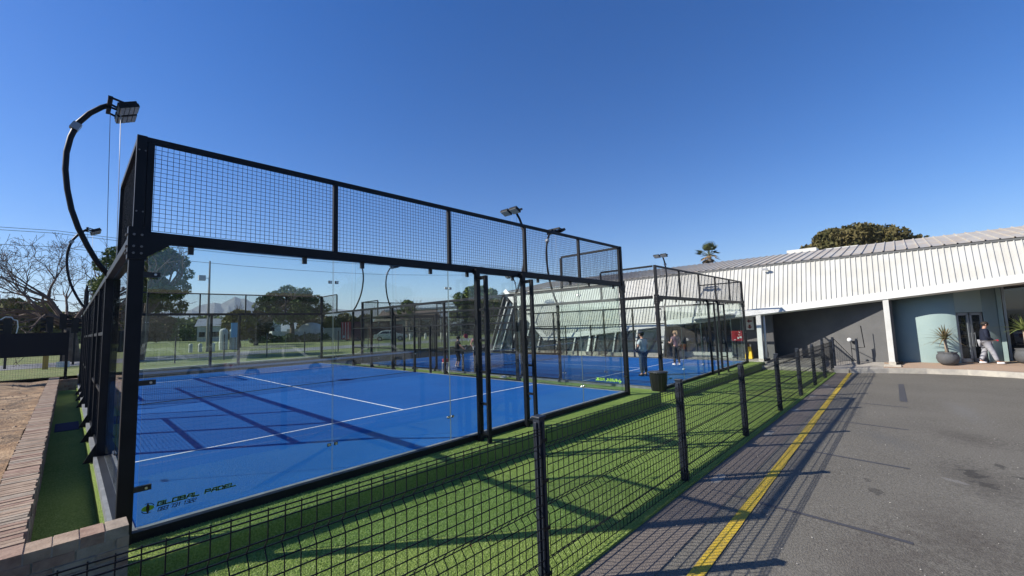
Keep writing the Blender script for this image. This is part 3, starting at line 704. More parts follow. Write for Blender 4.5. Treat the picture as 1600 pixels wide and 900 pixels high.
def beamseg(a, b, w_=.36, dp=.16):
    a = Vector(a); b = Vector(b); d = (b-a).normalized(); up = N_.cross(d).normalized()
    if up.z < 0: up = -up
    mb.prism([a-N_*dp*.6, a+N_*dp*.5, a+up*w_+N_*dp*.5, a+up*w_-N_*dp*.6], b-a)
beamseg(fp(13.9, zb(13.9)), fp(YR, zb(YR))); mb.build('lower_beam', WHTB, bd)
mb = MB(); beamseg(fp(19.8, ZE+.02), fp(13.75, .62), .34, .2); mb.build('end_beam', WHTB, bd)
# roof with ribs running up the slope
XRi, ZRi = 32.0, 6.02
mb = MB(); ys2 = []; y = 19.9
while y > YR: ys2 += [(y, 0), (y-.34, 0), (y-.35, .045), (y-.385, .045), (y-.395, 0)]; y -= .4
A = [Vector((XE-.12, a, ZE+.0+o)) for a, o in ys2]; B_ = [Vector((XRi, a, ZRi+o)) for a, o in ys2]; D_ = [Vector((41, a, 4.4+o)) for a, o in ys2]
n = len(ys2); mb.add(A+B_+D_, [(i, n+i, n+i+1, i+1) for i in range(n-1)]+[(n+i, 2*n+i, 2*n+i+1, n+i+1) for i in range(n-1)])
mb.build('ribbed_roof', ROOF, bd)
mb = MB(); mb.box(XE-.1, YR, ZE-.1, XE-.02, 19.8, ZE-.02)
mb.build('eave_flashing', mat('dark eave flashing', (.12, .12, .115), .6), bd)
MB().box(33, -1.9, 5.2, 34.2, -.25, 6.37).build('roof_upstand', WHTB, bd); MB().box(33, -4.0, 5.2, 34.2, -2.4, 6.19).build('roof_upstand', WHTB, bd)
# body behind
mb = MB(); mb.box(31, YR, -.5, 40.8, 19.6, 4.35); mb.build('rear_volume', GREYW, bd)
mb = MB(); mb.box(26.2, YR, 4.05, 31, 19.6, 4.12); mb.build('soffit', mat('dark soffit', (.05, .05, .05), .8), bd)
mb = MB(); mb.prism([(25.6, 19.6, 4.6), (31, 19.6, 5.7), (31, 19.6, -.5), (23.6, 19.6, -.2)], (0, .12, 0)); mb.build('gable_wall', GREYW, bd)
# glazed part in the leaning plane with white mullions
mb = MB()
gl = [(19.0, 0.02), (13.9, .02), (4.95, .02), (4.95, zb(4.95)+.1), (13.9, zb(13.9)+.1), (18.75, 3.9)]
mb.prism([fp(a, z, -.08) for a, z in gl], -N_*.04); mb.build('glazing', mat('smoky leaning glass', (.035, .05, .05), .04, spec=.8), bd)
for i, y in enumerate([18.95, 18.1, 17.0, 15.6, 14.3, 12.6, 11.1, 9.9, 9.45, 8.0, 6.5]):
    zt = min(3.85, zb(y)+.1) if y < 17 else {18.95: 3.9, 18.1: 3.6, 17.0: 2.9}[y]
    a = fp(y, -.1, .02); b = fp(y+.05, zt, .02); MB().bar(a, b, .09 if i != 7 else .16, .09, N_).build('mullion', WHTB, bd)
MB().bar(fp(4.8, -.35, .02), fp(4.95, zb(4.9)+.1, .02), .30, .16, N_).build('mullion', WHTB, bd)
mb = MB(); mb.box(23.2, 4.7, -.5, 23.62, 19.3, -.02); mb.box(23.0, 4.4, -.5, 23.2, 19.4, -.24); mb.build('plinth', KERB, bd)
MB().box(25.2, 1.5, -.46, 25.6, 4.9, -.04).build('plinth', WHTB, bd)
MB().box(23.64, 4.95, -.5, 26.2, 19.5, -.4).build('inner_floor', GREYW, bd)
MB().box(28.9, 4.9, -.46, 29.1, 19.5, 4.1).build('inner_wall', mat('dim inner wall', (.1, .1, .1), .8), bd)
# free standing columns under the beam
for (x, y, w_) in ((24.66, -5.18, .2), (24.35, -.14, .22)):
    zt = zb(y)+.05; xt = fp(y, zt).x
    cr = thing('column', (x, y, -.46), {-5.18: 'white steel column on a square foot at the kerb, between grey and teal walls', -.14: 'white column with a downpipe, beside the yellow floor sign'}[y], 'column', 'white columns under the ribbed front')
    mb = MB(); mb.bar((x, y, -.42), (xt+.05, y, zt+.1), w_, w_); mb.build('shaft', WHTB, cr, .01)
    mb = MB(); mb.box(x-.3, y-.28, -.46, x+.3, y+.28, -.38); mb.box(x-.12, y-.12, -.38, x+.12, y+.12, -.25); mb.build('foot_plate', KERB, cr)
    if w_ > .2:
        mb = MB(); mb.smooth = True; mb.tube([(x+.1, y-.2, -.4), (xt+.2, y-.2, zt)], .055, 8); mb.build('downpipe', WHTB, cr)
    mb = MB(); mb.smooth = True; mb.tube([(x, y-.13, -.3), (x, y-.22, -.3), (x+.25, y-.3, -.3)], .06, 8); mb.build('drain_stub', BLK, cr)
# walls under the roof
MB().box(25.4, -.55, -.46, 25.6, 1.45, 4.0).build('grey_wall', GREYW, bd)
mb = MB(); mb.add([(27.3, .4, -.46), (24.93, -5.3, -.46), (25.1, -5.37, -.46), (27.47, .33, -.46), (27.3, .4, 4.0), (24.93, -5.3, 2.9), (25.1, -5.37, 3.0), (27.47, .33, 4.0)], [(3,2,1,0),(4,5,6,7),(0,1,5,4),(1,2,6,5),(2,3,7,6),(3,0,4,7)]); mb.build('grey_wall', GREYW, bd)
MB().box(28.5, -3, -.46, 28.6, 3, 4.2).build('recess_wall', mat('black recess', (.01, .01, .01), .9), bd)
mb = MB(); mb.box(25.45, 1.5, -.04, 25.5, 5.0, 3.9); mb.build('dark_glazing', DGLS, bd)
for y in (1.5, 1.95, 2.4, 2.9, 3.5, 4.2, 4.9):
    MB().box(25.38, y-.03, -.04, 25.449, y+.03, 3.9).build('window_frame', mat('grey window frame', (.07, .07, .072), .5), bd)
MB().box(25.39, 1.5, 1.75, 25.448, 4.95, 1.81).build('window_frame', MATS['grey window frame'], bd)
# bowed teal wall with the double door
arc = [(26.2, -5.1), (25.78, -5.55), (25.62, -6.0), (25.55, -6.6), (25.62, -7.08), (25.75, -7.36)]
arc2 = [(26.62, -8.22), (26.95, -8.5), (27.25, -8.72)]
def curved(pts, z0, z1, th=.16):
    mb = MB(); out = []
    # smooth the polyline
    P = [Vector((*p, 0)) for p in pts]; Q = []
    for i in range(len(P)-1):
        p0 = P[max(i-1, 0)]; p1 = P[i]; p2 = P[i+1]; p3 = P[min(i+2, len(P)-1)]
        for k in range(6):
            t_ = k/6; Q.append(.5*((2*p1)+(-p0+p2)*t_+(2*p0-5*p1+4*p2-p3)*t_*t_+(-p0+3*p1-3*p2+p3)*t_**3))
    Q.append(P[-1]); vs = []
    for q in Q: vs += [q+Vector((0, 0, z0)), q+Vector((0, 0, z1)), q+Vector((th, 0, z0)), q+Vector((th, 0, z1))]
    mb.smooth = True
    for i in range(len(Q)-1):
        a = 4*i; b = a+4; mb.f += [(a, a+1, b+1, b), (a+2, b+2, b+3, a+3), (a+1, a+3, b+3, b+1)]; mb.mi += [0]*3; mb.sm += [True, True, False]
    mb.v = [tuple(v) for v in vs]
    mb.f += [(0, 2, 3, 1), (len(vs)-4, len(vs)-3, len(vs)-1, len(vs)-2)]; mb.mi += [0, 0]; mb.sm += [False, False]
    return mb
curved(arc, -.46, 4.3).build('teal_wall', TEAL, bd)
curved(arc2, -.46, 4.3).build('teal_wall', TEAL, bd)
a, b = Vector((25.75, -7.36, 0)), Vector((26.62, -8.22, 0)); d = (b-a).normalized(); nrm = Vector((-d.y, d.x, 0)); 
if nrm.x > 0: nrm = -nrm
mb = MB(); mb.prism([a+Vector((0, 0, 1.82)), b+Vector((0, 0, 1.82)), b-nrm*.16+Vector((0, 0, 1.82)), a-nrm*.16+Vector((0, 0, 1.82))], (0, 0, 2.55)); mb.build('teal_wall', TEAL, bd)
ALU = mat('grey aluminium door frame', (.30, .33, .34), .4, .3)
W_ = (b-a).length
FZ = .11
for k in range(2):
    s0 = .03+k*(W_/2); s1 = s0+W_/2-.05; lo = -.31; hi = 1.80
    q = lambda s, z, o=0: a+d*s-nrm*(.05+o)+Vector((0, 0, z))
    mb = MB()
    for sa, sb_ in ((s0, s0+.09), (s1-.09, s1)): mb.bar(q((sa+sb_)/2, lo), q((sa+sb_)/2, hi), .09, .05, nrm)
    mb.bar(q(s0, lo+.08), q(s1, lo+.08), .05, .16); mb.bar(q(s0, hi-.05), q(s1, hi-.05), .05, .1)
    dr = mb.build('door', ALU, bd)
    mb = MB(); mb.prism([q(s0+.09, lo+.16, .01), q(s1-.09, lo+.16, .01), q(s1-.09, hi-.1, .01), q(s0+.09, hi-.1, .01)], -nrm*.01); mb.build('door_glass', DGLS, dr)
    hs = s1-.05 if k == 0 else s0+.05
    mb = MB(); mb.tube([q(hs, .35, -.1), q(hs, .95, -.1)], .014, 6); mb.bar(q(hs, .4, -.1), q(hs, .4), .015, .015); mb.bar(q(hs, .9, -.1), q(hs, .9), .015, .015); mb.build('handle', STEEL, dr)
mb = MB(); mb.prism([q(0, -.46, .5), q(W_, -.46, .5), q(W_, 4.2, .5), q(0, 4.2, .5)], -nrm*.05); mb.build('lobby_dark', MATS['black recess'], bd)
# storefront to the right of the teal wall
MB().box(27.9, -16, -.46, 27.95, -8.7, 3.9).build('shop_window', DGLS, bd)
for y in (-9.0, -11, -13, -15): MB().box(27.82, y-.04, -.46, 27.9, y+.04, 3.9).build('window_frame', ALU, bd)
MB().box(27.6, -16, 2.9, 27.9, -8.8, 3.25).build('window_head', mat('brown fascia', (.16, .14, .12), .8), bd)
MB().box(27.2, -8.86, -.46, 27.95, -8.72, 4.2).build('side_wall', TEAL, bd)
# under-canopy hood and camera
mb = MB(); mb.prism([fp(3.2, zb(3.2)+.2, .05), fp(1.0, zb(1.0)+.2, .05), fp(1.2, zb(1.0)+.0, .5), fp(3.0, zb(3.2)-.05, .5)], (0, 0, .05)); mb.build('door_hood', WHTB, bd)
mb = MB(); mb.bar(fp(-.55, 4.4, .03), fp(-.55, 4.4, .25), .05, .05); mb.obox(fp(-.45, 4.36, .27), .12, .3, .1, .2); 
tag(mb.build('security_camera', mat('grey camera shell', (.4, .4, .4), .5)), 'small grey camera high on the white ribbed front', 'camera')

# signs and small things by the building
r = thing('arrow_sign', (25.2, .5, 1.7), 'hanging pale board with three dark red symbols, beside the white column with a downpipe', 'sign')
sg = MB(); sx = 25.2; sg.box(sx, .30, 1.22, sx+.04, .70, 2.15); sb = sg.build('board', mat('cream sign board', (.6, .56, .45), .6), r)
RD = mat('dark red paint', (.20, .03, .015), .6)
mb = MB(); X_ = sx-.006
def yz(pts): mb.prism([(X_, y, z) for y, z in pts], (.004, 0, 0))
yz([(.5+.11*math.cos(a), 2.0+.10*math.sin(a)) for a in [k*math.pi/8 for k in range(16)]])
yz([(.62, 1.70), (.5, 1.81), (.5, 1.74), (.38, 1.74), (.38, 1.66), (.5, 1.66), (.5, 1.59)])
yz([(.5, 1.27), (.63, 1.40), (.555, 1.40), (.555, 1.51), (.445, 1.51), (.445, 1.40), (.37, 1.40)])
mb.build('symbols', RD, sb)
r = thing('fire_hose_cabinet', (24.4, 1.1, -.46), 'red box with white safety notices standing on a dark bracket at the far court corner', 'cabinet')
mb = MB(); mb.box(24.3, .68, .66, 24.6, 1.22, 1.2); cb = mb.build('cabinet', mat('red enamel', (.42, .015, .02), .4), r)
mb = MB()
for y, z, a_, b_ in ((.9, 1.12, .06, .06), (.86, .86, .10, .1), (.98, .82, .08, .1), (.93, .98, .08, .03), (1.15, .72, .1, .03)): mb.box(24.29, y-.1-a_/2, z-b_/2, 24.3, y-.1+a_/2, z+b_/2)
mb.build('notice', mat('white notice', (.75, .75, .72), .6), cb)
mb = MB(); mb.tube([(24.5, 1.05, -.45), (24.5, 1.05, .67)], .04, 8); mb.build('stand', BLK, r)
r = thing('floor_sign', (25.1, .63, -.335), 'yellow folding wet-floor sign with a dark top standing on the paving', 'floor sign')
mb = MB(); mb.prism([(24.95, .44, -.335), (24.95, .80, -.335), (25.06, .74, .3), (25.06, .50, .3)], (.02, .0, 0)); mb.prism([(25.24, .44, -.335), (25.24, .80, -.335), (25.10, .74, .3), (25.10, .50, .3)], (.02, .0, 0)); mb.box(25.05, .5, .28, 25.13, .74, .31)
mb.build('panel', mat('yellow plastic', (.75, .48, .01), .45), r)
mb = MB(); mb.obox((25.09, .62, .37), .08, .12, .13); mb.ball((25.09, .62, .46), .045); mb.build('top', mat('dark orange plastic', (.12, .05, .03), .6), r)
r = thing('fire_extinguisher', (25.2, .1, -.335), 'x', 'fire extinguisher'); r['label'] = 'dark extinguisher on the paving between the yellow sign and the white column'
mb = MB(); mb.smooth = True; mb.lathe((25.2, .12, -.335), [(.11, 0), (.12, .05), (.12, .45), (.08, .55), (.03, .6), (.03, .66)], 12); mb.build('cylinder', BLK, r)
mb = MB(); mb.bar((25.2, .04, .34), (25.2, .24, .36), .04, .03); mb.tube([(25.2, .05, .33), (25.15, -.04, .2), (25.15, -.02, -.05)], .015, 6); mb.build('valve_and_hose', BLK, r)
r = thing('ball_basket', (25.2, 6.4, -.4), 'small dark stand with an orange basket on it behind the woman on the farther court', 'basket')
mb = MB(); mb.tube([(25.1, 4.2, -.42), (25.1, 4.2, .25)], .03, 6); mb.build('stand', BLK, r)
mb = MB(); mb.lathe((25.1, 4.2, .1), [(.12, 0), (.2, .3), (.19, .32), (.11, .03)], 10); mb.build('basket', mat('orange plastic', (.7, .16, .03), .5), r)

# bicycles leaning behind the farther court
def bicycle(x, y, lb):
    r = thing('bicycle', (x, y, -.26), lb, 'bicycle', 'bicycles by the leaning glass')
    DK_ = BLK; z = -.24+.34
    for s in (-.52, .52):
        mb = MB(); pts = [(x, y+s+.33*math.cos(a), z+.33*math.sin(a)) for a in [k*2*math.pi/20 for k in range(21)]]; mb.tube(pts, .018, 5, False); wl = mb.build('wheel', DK_, r)
        mb = MB()
        for k in range(10): a = k*2*math.pi/10; mb.bar((x, y+s, z), (x, y+s+.32*math.cos(a), z+.32*math.sin(a)), .004, .004)
        mb.build('spokes', STEEL, wl)
    mb = MB(); P = {'r': (x, y-.52, z), 'b': (x, y-.08, z-.05), 's': (x, y-.2, z+.45), 'h': (x, y+.36, z+.5), 'f': (x, y+.52, z)}
    for a, b in ('rb', 'rs', 'bs', 'sh', 'bh', 'hf'): mb.tube([P[a], P[b]], .017, 6)
    mb.build('frame', mat('dark bicycle frame', (.05, .06, .08), .4), r)
    mb = MB(); mb.obox((x, y-.23, z+.55), .12, .26, .05); mb.bar(P['s'], (x, y-.22, z+.53), .02, .02); mb.build('saddle', DK_, r)
    mb = MB(); mb.tube([(x-.25, y+.36, z+.62), (x+.25, y+.36, z+.62)], .014, 6); mb.tube([P['h'], (x, y+.35, z+.62)], .015, 6); mb.build('handlebar', DK_, r)
bicycle(23.0, 12.4, 'left bicycle parked against the leaning glass, seen through the court'); bicycle(23.02, 9.0, 'right bicycle parked against the leaning glass, nearer the man in the pale shirt')

# bin on the step
r = thing('rubbish_bin', (12.42, .12, -.3), 'black plastic rubbish bin with a bag, between the two court corners', 'bin')
mb = MB(); mb.smooth = True; mb.lathe((12.42, .12, -.335), [(.2, 0), (.215, .02), (.27, .58), (.275, .6)], 24); mb.build('bucket', mat('black bin plastic', (.012, .012, .013), .45), r)
mb = MB(); mb.smooth = True; mb.lathe((12.42, .12, .24), [(.285, 0), (.30, .02), (.295, .05), (.2, .06), (.05, .04)], 24); mb.build('bag_rim', mat('black bin bag', (.03, .03, .033), .35, bump=1, bscale=14, bdist=.05), r)
mb = MB()
for k in range(16): a = k*2*math.pi/16; mb.bar((12.42+.215*math.cos(a), .12+.215*math.sin(a), -.3), (12.42+.265*math.cos(a), .12+.265*math.sin(a), .2), .02, .012)
mb.build('ribs', MATS['black bin plastic'], r)

# ================================================================== PEOPLE
def skin(name, V_, E_, rad, m, parent, sub=1, root=0):
    me = bpy.data.meshes.new(name); bm = bmesh.new(); lay = bm.verts.layers.skin.verify()
    vs = [bm.verts.new(v) for v in V_]
    for i, v in enumerate(vs):
        rr = rad[i]; rr = (rr, rr) if not isinstance(rr, tuple) else rr; v[lay].radius = rr; v[lay].use_root = (i == root)
    for a, b in E_: bm.edges.new((vs[a], vs[b]))
    bm.to_mesh(me); bm.free()
    o = bpy.data.objects.new(name, me); C.objects.link(o)
    md = o.modifiers.new('skin', 'SKIN'); md.use_smooth_shade = True; md.branch_smoothing = .3
    sd = o.modifiers.new('sub', 'SUBSURF'); sd.levels = sub; sd.render_levels = sub
    dg = bpy.context.evaluated_depsgraph_get(); dg.update(); ev = o.evaluated_get(dg)
    me2 = bpy.data.meshes.new_from_object(ev); o.modifiers.clear(); o.data = me2; me2.materials.clear(); me2.materials.append(m)
    if parent: o.parent = parent
    return o
def person(base, face, h, J, clo, lb, group=None):
    """J: joint positions in a frame facing +y, metres for a 1.75 figure; clo: materials"""
    r = thing('person', base, lb, 'person', group); r.rotation_euler = (0, 0, face)
    k = h/1.75; g = lambda n: tuple(c*k for c in J[n])
    names_ = ['pel', 'spine', 'chest', 'neck', 'head', 'crown', 'shL', 'elL', 'wrL', 'haL', 'shR', 'elR', 'wrR', 'haR', 'hiL', 'knL', 'anL', 'toL', 'hiR', 'knR', 'anR', 'toR']
    V_ = [g(n) for n in names_]; ix = {n: i for i, n in enumerate(names_)}
    E_ = [('pel', 'spine'), ('spine', 'chest'), ('chest', 'neck'), ('neck', 'head'), ('head', 'crown'), ('chest', 'shL'), ('shL', 'elL'), ('elL', 'wrL'), ('wrL', 'haL'), ('chest', 'shR'), ('shR', 'elR'), ('elR', 'wrR'), ('wrR', 'haR'),
          ('pel', 'hiL'), ('hiL', 'knL'), ('knL', 'anL'), ('anL', 'toL'), ('pel', 'hiR'), ('hiR', 'knR'), ('knR', 'anR'), ('anR', 'toR')]
    b_ = clo.get('bulk', 1.0)
    rad = {'pel': .10, 'spine': .095, 'chest': .115, 'neck': .052, 'head': .08, 'crown': .075, 'shL': .062, 'elL': .042, 'wrL': .028, 'haL': .034, 'hiL': .085, 'knL': .058, 'anL': .04, 'toL': .036}
    for n in list(rad):
        if n.endswith('L'): rad[n[:-1]+'R'] = rad[n]
    RR = [rad[n]*k for n in names_]
    EE = [(ix[a], ix[b]) for a, b in E_]
    # fingers: five short chains per hand
    for s in 'LR':
        w0 = Vector(g('wr'+s)); h0 = Vector(g('ha'+s)); d = (h0-w0).normalized(); sd_ = d.cross(Vector((0, 0, 1)));
        sd_ = sd_.normalized() if sd_.length > .1 else Vector((0, 1, 0))
        for q, (off, ln_) in enumerate(((-.03, .06), (-.011, .075), (.008, .07), (.026, .055), (-.05, .03))):
            p1 = h0+sd_*off*k+d*(.02 if q < 4 else -.02)*k; p2 = p1+(d*ln_+Vector((0, .012, 0))+(sd_*-.02 if q == 4 else Vector((0, 0, 0))))*k
            i = len(V_); V_ += [tuple(p1), tuple(p2)]; RR += [.010*k, .008*k]; EE += [(ix['ha'+s], i), (i, i+1)]
    body = skin('body', V_, EE, RR, clo['skin'], r)
    hd = Vector(g('head')); cr_ = Vector(g('crown')); 
    mb = MB(); mb.smooth = True
    fc = (hd+cr_)/2
    mb.ball(fc+Vector((0, .10*k, -.02*k)), .014*k, .02*k, .022*k, 8, 6)
    for s in (-1, 1): mb.ball(fc+Vector((s*.092*k, -.0, -.01*k)), .012*k, .02*k, .03*k, 8, 6)
    mb.build('nose_and_ears', clo['skin'], None).parent = r
    mb = MB()
    for s in (-1, 1): mb.ball(fc+Vector((s*.033*k, .083*k, .015*k)), .011*k, .008*k, .007*k, 8, 4)
    mb.box(fc.x-.024*k, fc.y+.08*k, fc.z-.062*k, fc.x+.024*k, fc.y+.09*k, fc.z-.054*k); mb.build('eyes_and_mouth', mat('dark features', (.06, .03, .02), .6), None).parent = r
    def sub(nm, ns, es, rr, m):
        return skin(nm, [tuple(v*1 for v in (g(n) if isinstance(n, str) else tuple(c*k for c in n))) for n in ns], es, [(a*k if not isinstance(a, tuple) else (a[0]*k, a[1]*k)) for a in rr], m, r)
    lerp = lambda a, b, t_: tuple(J[a][i]*(1-t_)+J[b][i]*t_ for i in range(3))
    sl_ = clo.get('sleeve', .75)
    endL = lerp('shL', 'elL', sl_) if sl_ <= 1 else lerp('elL', 'wrL', sl_-1); endR = lerp('shR', 'elR', sl_) if sl_ <= 1 else lerp('elR', 'wrR', sl_-1)
    ns = [(J['pel'][0], J['pel'][1], J['pel'][2]-.12), 'spine', 'chest', (J['neck'][0], J['neck'][1], J['neck'][2]-.035), 'shL', 'shR']; es = [(0, 1), (1, 2), (2, 3), (2, 4), (2, 5)]; rr = [.165*b_, .15*b_, .15*b_, .075, .085, .085]
    if sl_ > 1:
        ns += ['elL', endL, 'elR', endR]; es += [(4, 6), (6, 7), (5, 8), (8, 9)]; rr += [.062, .05, .062, .05]
    else: ns += [endL, endR]; es += [(4, 6), (5, 7)]; rr += [.07, .07]
    sub('top', ns, es, rr, clo['top'])
    ll = clo.get('leg', .93)
    eL = lerp('knL', 'anL', ll) if ll >= 0 else lerp('hiL', 'knL', 1+ll); eR = lerp('knR', 'anR', ll) if ll >= 0 else lerp('hiR', 'knR', 1+ll)
    ns = ['pel', 'hiL', 'hiR']; es = [(0, 1), (0, 2)]; rr = [.14*b_, .112*b_, .112*b_]
    if ll >= 0: ns += ['knL', eL, 'knR', eR]; es += [(1, 3), (3, 4), (2, 5), (5, 6)]; rr += [.075*clo.get('baggy', 1), .06*clo.get('baggy', 1)]*2
    else: ns += [eL, eR]; es += [(1, 3), (2, 4)]; rr += [.09, .09]
    sub('trousers', ns, es, rr, clo['bottom'])
    for s in 'LR':
        a = Vector(g('an'+s)); t_ = Vector(g('to'+s)); d = (t_-a); d.z = 0; d.normalize(); a = Vector((a.x, a.y, t_.z))
        skin('shoe', [tuple(a-d*.05*k), tuple(a+d*.09*k), tuple(t_+d*.05*k)], [(0, 1), (1, 2)], [.048*k, .05*k, .035*k], clo['shoe'], r)
    mb = MB(); mb.smooth = True; c = fc+Vector((0, -.012*k, .03*k)); pr = []
    for i in range(7): a = math.pi/2*i/6; pr.append((.104*k*math.cos(a)+.001, .10*k*math.sin(a)))
    pr = [(.085*k, -.07*k)]+pr
    mb.lathe(c, pr, 14, sy=1.12)
    mb.build('hair', clo['hair'], None).parent = r
    if clo.get('cap'):
        mb = MB(); mb.smooth = True; mb.lathe(c+Vector((0, 0, .022*k)), [(.114*k, 0), (.112*k, .03*k), (.09*k, .075*k), (.04*k, .1*k), (.005, .104*k)], 14, sy=1.1); mb.obox(fc+Vector((0, .15*k, .055*k)), .15*k, .11*k, .012*k); mb.build('cap', clo['cap'], None).parent = r
    if clo.get('tail'):
        mb = MB(); mb.smooth = True; mb.ball(fc+Vector((.03*k, -.12*k, .07*k)), .055*k); mb.tube([fc+Vector((.03*k, -.14*k, .05*k)), fc+Vector((.03*k, -.16*k, -.05*k)), fc+Vector((.02*k, -.14*k, -.14*k))], [.035*k, .03*k, .01*k], 8); mb.build('ponytail', clo['hair'], None).parent = r
    return r
base = dict(pel=(0, 0, .95), spine=(0, .0, 1.12), chest=(0, 0, 1.33), neck=(0, .0, 1.5), head=(0, .02, 1.58), crown=(0, .02, 1.67),
    shL=(-.18, 0, 1.40), elL=(-.24, -.03, 1.12), wrL=(-.24, .06, .88), haL=(-.24, .08, .81), shR=(.18, 0, 1.40), elR=(.24, -.03, 1.12), wrR=(.24, .06, .88), haR=(.24, .08, .81),
    hiL=(-.09, 0, .88), knL=(-.11, .02, .48), anL=(-.12, -.01, .09), toL=(-.13, .12, .05), hiR=(.09, 0, .88), knR=(.11, .02, .48), anR=(.12, -.01, .09), toR=(.13, .12, .05))
SK = mat('skin', (.50, .27, .19), .55); DH = mat('dark hair', (.02, .014, .01), .7); BH = mat('light brown hair', (.30, .19, .10), .7)
BLU = mat('dark navy cloth', (.012, .018, .035), .85); GREYT = mat('pale grey shirt', (.48, .53, .53), .85, var=(.42, .47, .48), scale=3); WSH = mat('white shoe', (.75, .75, .74), .6)
P1 = dict(base, elL=(-.25, .02, 1.14), wrL=(-.17, .2, 1.0), haL=(-.14, .26, .96), elR=(.27, .0, 1.13), wrR=(.25, .1, .92), haR=(.25, .14, .86), head=(-.02, .03, 1.58), crown=(-.03, .035, 1.67))
person((15.2, 1.95, -.27), R(-12), 1.76, P1, dict(skin=SK, top=GREYT, bottom=mat('dark grey blue trousers', (.03, .045, .065), .85), shoe=BLU, hair=DH, cap=BLU, sleeve=.7, bulk=1.05, baggy=1.15), 'man in dark cap and pale grey shirt on the blue court behind the bin')
P2 = dict(base, elL=(-.24, .02, 1.14), wrL=(-.2, .2, 1.12), haL=(-.18, .26, 1.15), elR=(.27, .02, 1.13), wrR=(.3, .14, 1.0), haR=(.31, .19, .98), knL=(-.1, .05, .48), anL=(-.1, .02, .09), toL=(-.12, .15, .05), anR=(.12, -.06, .09), toR=(.13, .07, .05))
person((19.6, 2.4, -.27), R(-35), 1.66, P2, dict(skin=SK, top=mat('mauve shirt', (.22, .13, .16), .85, var=(.16, .09, .11), scale=4), bottom=mat('black leggings', (.012, .012, .014), .8), shoe=WSH, hair=BH, tail=True, sleeve=.4, bulk=.85), 'woman with fair tied hair, mauve shirt, black leggings and white shoes on the court')
P3 = dict(base, spine=(0, .03, 1.1), chest=(0, .06, 1.3), neck=(0, .08, 1.46), head=(0, .11, 1.54), crown=(0, .12, 1.63), shL=(-.18, .06, 1.37), shR=(.18, .06, 1.37), elL=(-.34, .1, 1.18), wrL=(-.2, .3, 1.08), haL=(-.16, .36, 1.06), elR=(.36, .1, 1.18), wrR=(.5, .25, 1.0), haR=(.54, .3, .97),
    knL=(-.16, .14, .48), anL=(-.2, 0, .09), toL=(-.22, .13, .05), knR=(.16, .12, .48), anR=(.22, -.02, .09), toR=(.24, .11, .05))
r = person((14.0, 12.1, -.27), R(-110), 1.72, P3, dict(skin=SK, top=mat('black shirt', (.01, .011, .014), .85), bottom=mat('black shorts', (.012, .014, .02), .85), shoe=WSH, hair=DH, sleeve=.8, leg=.5), 'dark clothed player crouching with a racket on the farther court')
def racket(p, d, m, lb):
    p = Vector(p); d = Vector(d).normalized(); rr = thing('padel_racket', tuple(p), lb, 'racket'); s_ = d.cross(Vector((.2, 1, .1))).normalized(); n_ = d.cross(s_)
    MB().tube([p, p+d*.2], .017, 8).build('handle', mat('pale grip', (.7, .7, .68), .7), rr)
    c = p+d*.35; mb = MB(); mb.prism([c+d*.15*math.cos(a)+s_*.13*math.sin(a)-n_*.018 for a in [k*math.pi/9 for k in range(18)]], n_*.036); mb.build('face', m, rr)
racket((14.5, 12.0, .68), (.7, .5, .25), mat('dark racket face', (.02, .02, .03), .5), 'dark racket held out by the crouching player')
P4 = dict(base, elL=(-.3, .12, 1.28), wrL=(-.25, .3, 1.35), haL=(-.24, .35, 1.38), elR=(.3, .1, 1.15), wrR=(.2, .28, 1.05), haR=(.16, .33, 1.03), knL=(-.13, .1, .48), knR=(.12, .06, .48))
person((16.3, 13.1, -.27), R(120), 1.74, P4, dict(skin=SK, top=mat('faded pink shirt', (.45, .2, .2), .8), bottom=mat('white shorts', (.65, .66, .66), .8), shoe=WSH, hair=DH, sleeve=.7, leg=-.2), 'player in pink shirt and white shorts half hidden behind the near support frame')
racket((15.9, 13.3, 1.02), (-.3, .35, .95), mat('red racket face', (.55, .04, .05), .5), 'red racket raised beside the dark clothed player')
P5 = dict(base, spine=(0, .03, 1.12), chest=(0, .02, 1.34), shL=(-.19, 0, 1.42), shR=(.19, 0, 1.42), elL=(-.27, -.02, 1.12), wrL=(-.2, .2, .98), haL=(-.15, .26, .97), elR=(.27, 0, 1.12), wrR=(.16, .22, .98), haR=(.1, .28, .98),
    hiL=(-.1, 0, .88), knL=(-.12, -.02, .47), anL=(-.12, -.17, .10), toL=(-.12, -.03, .05), knR=(.11, .16, .50), anR=(.12, .27, .09), toR=(.13, .41, .05), neck=(0, .03, 1.51), head=(0, .06, 1.59), crown=(0, .06, 1.68))
person((25.75, -8.1, -.332), R(-172), 1.74, P5, dict(skin=SK, top=mat('navy hoodie', (.006, .010, .028), .85), bottom=mat('light grey track pants', (.40, .40, .42), .85, var=(.32, .32, .34), scale=5), shoe=WSH, hair=DH, sleeve=1.9, bulk=1.25, baggy=1.3), 'man in navy hoodie and light grey track pants walking past the glass doors')
tag(MB().obox((25.70, -8.42, .64), .03, .09, .05, .2).build('phone', mat('red phone case', (.6, .02, .05), .4)), 'red phone held by the man in the navy hoodie', 'phone')

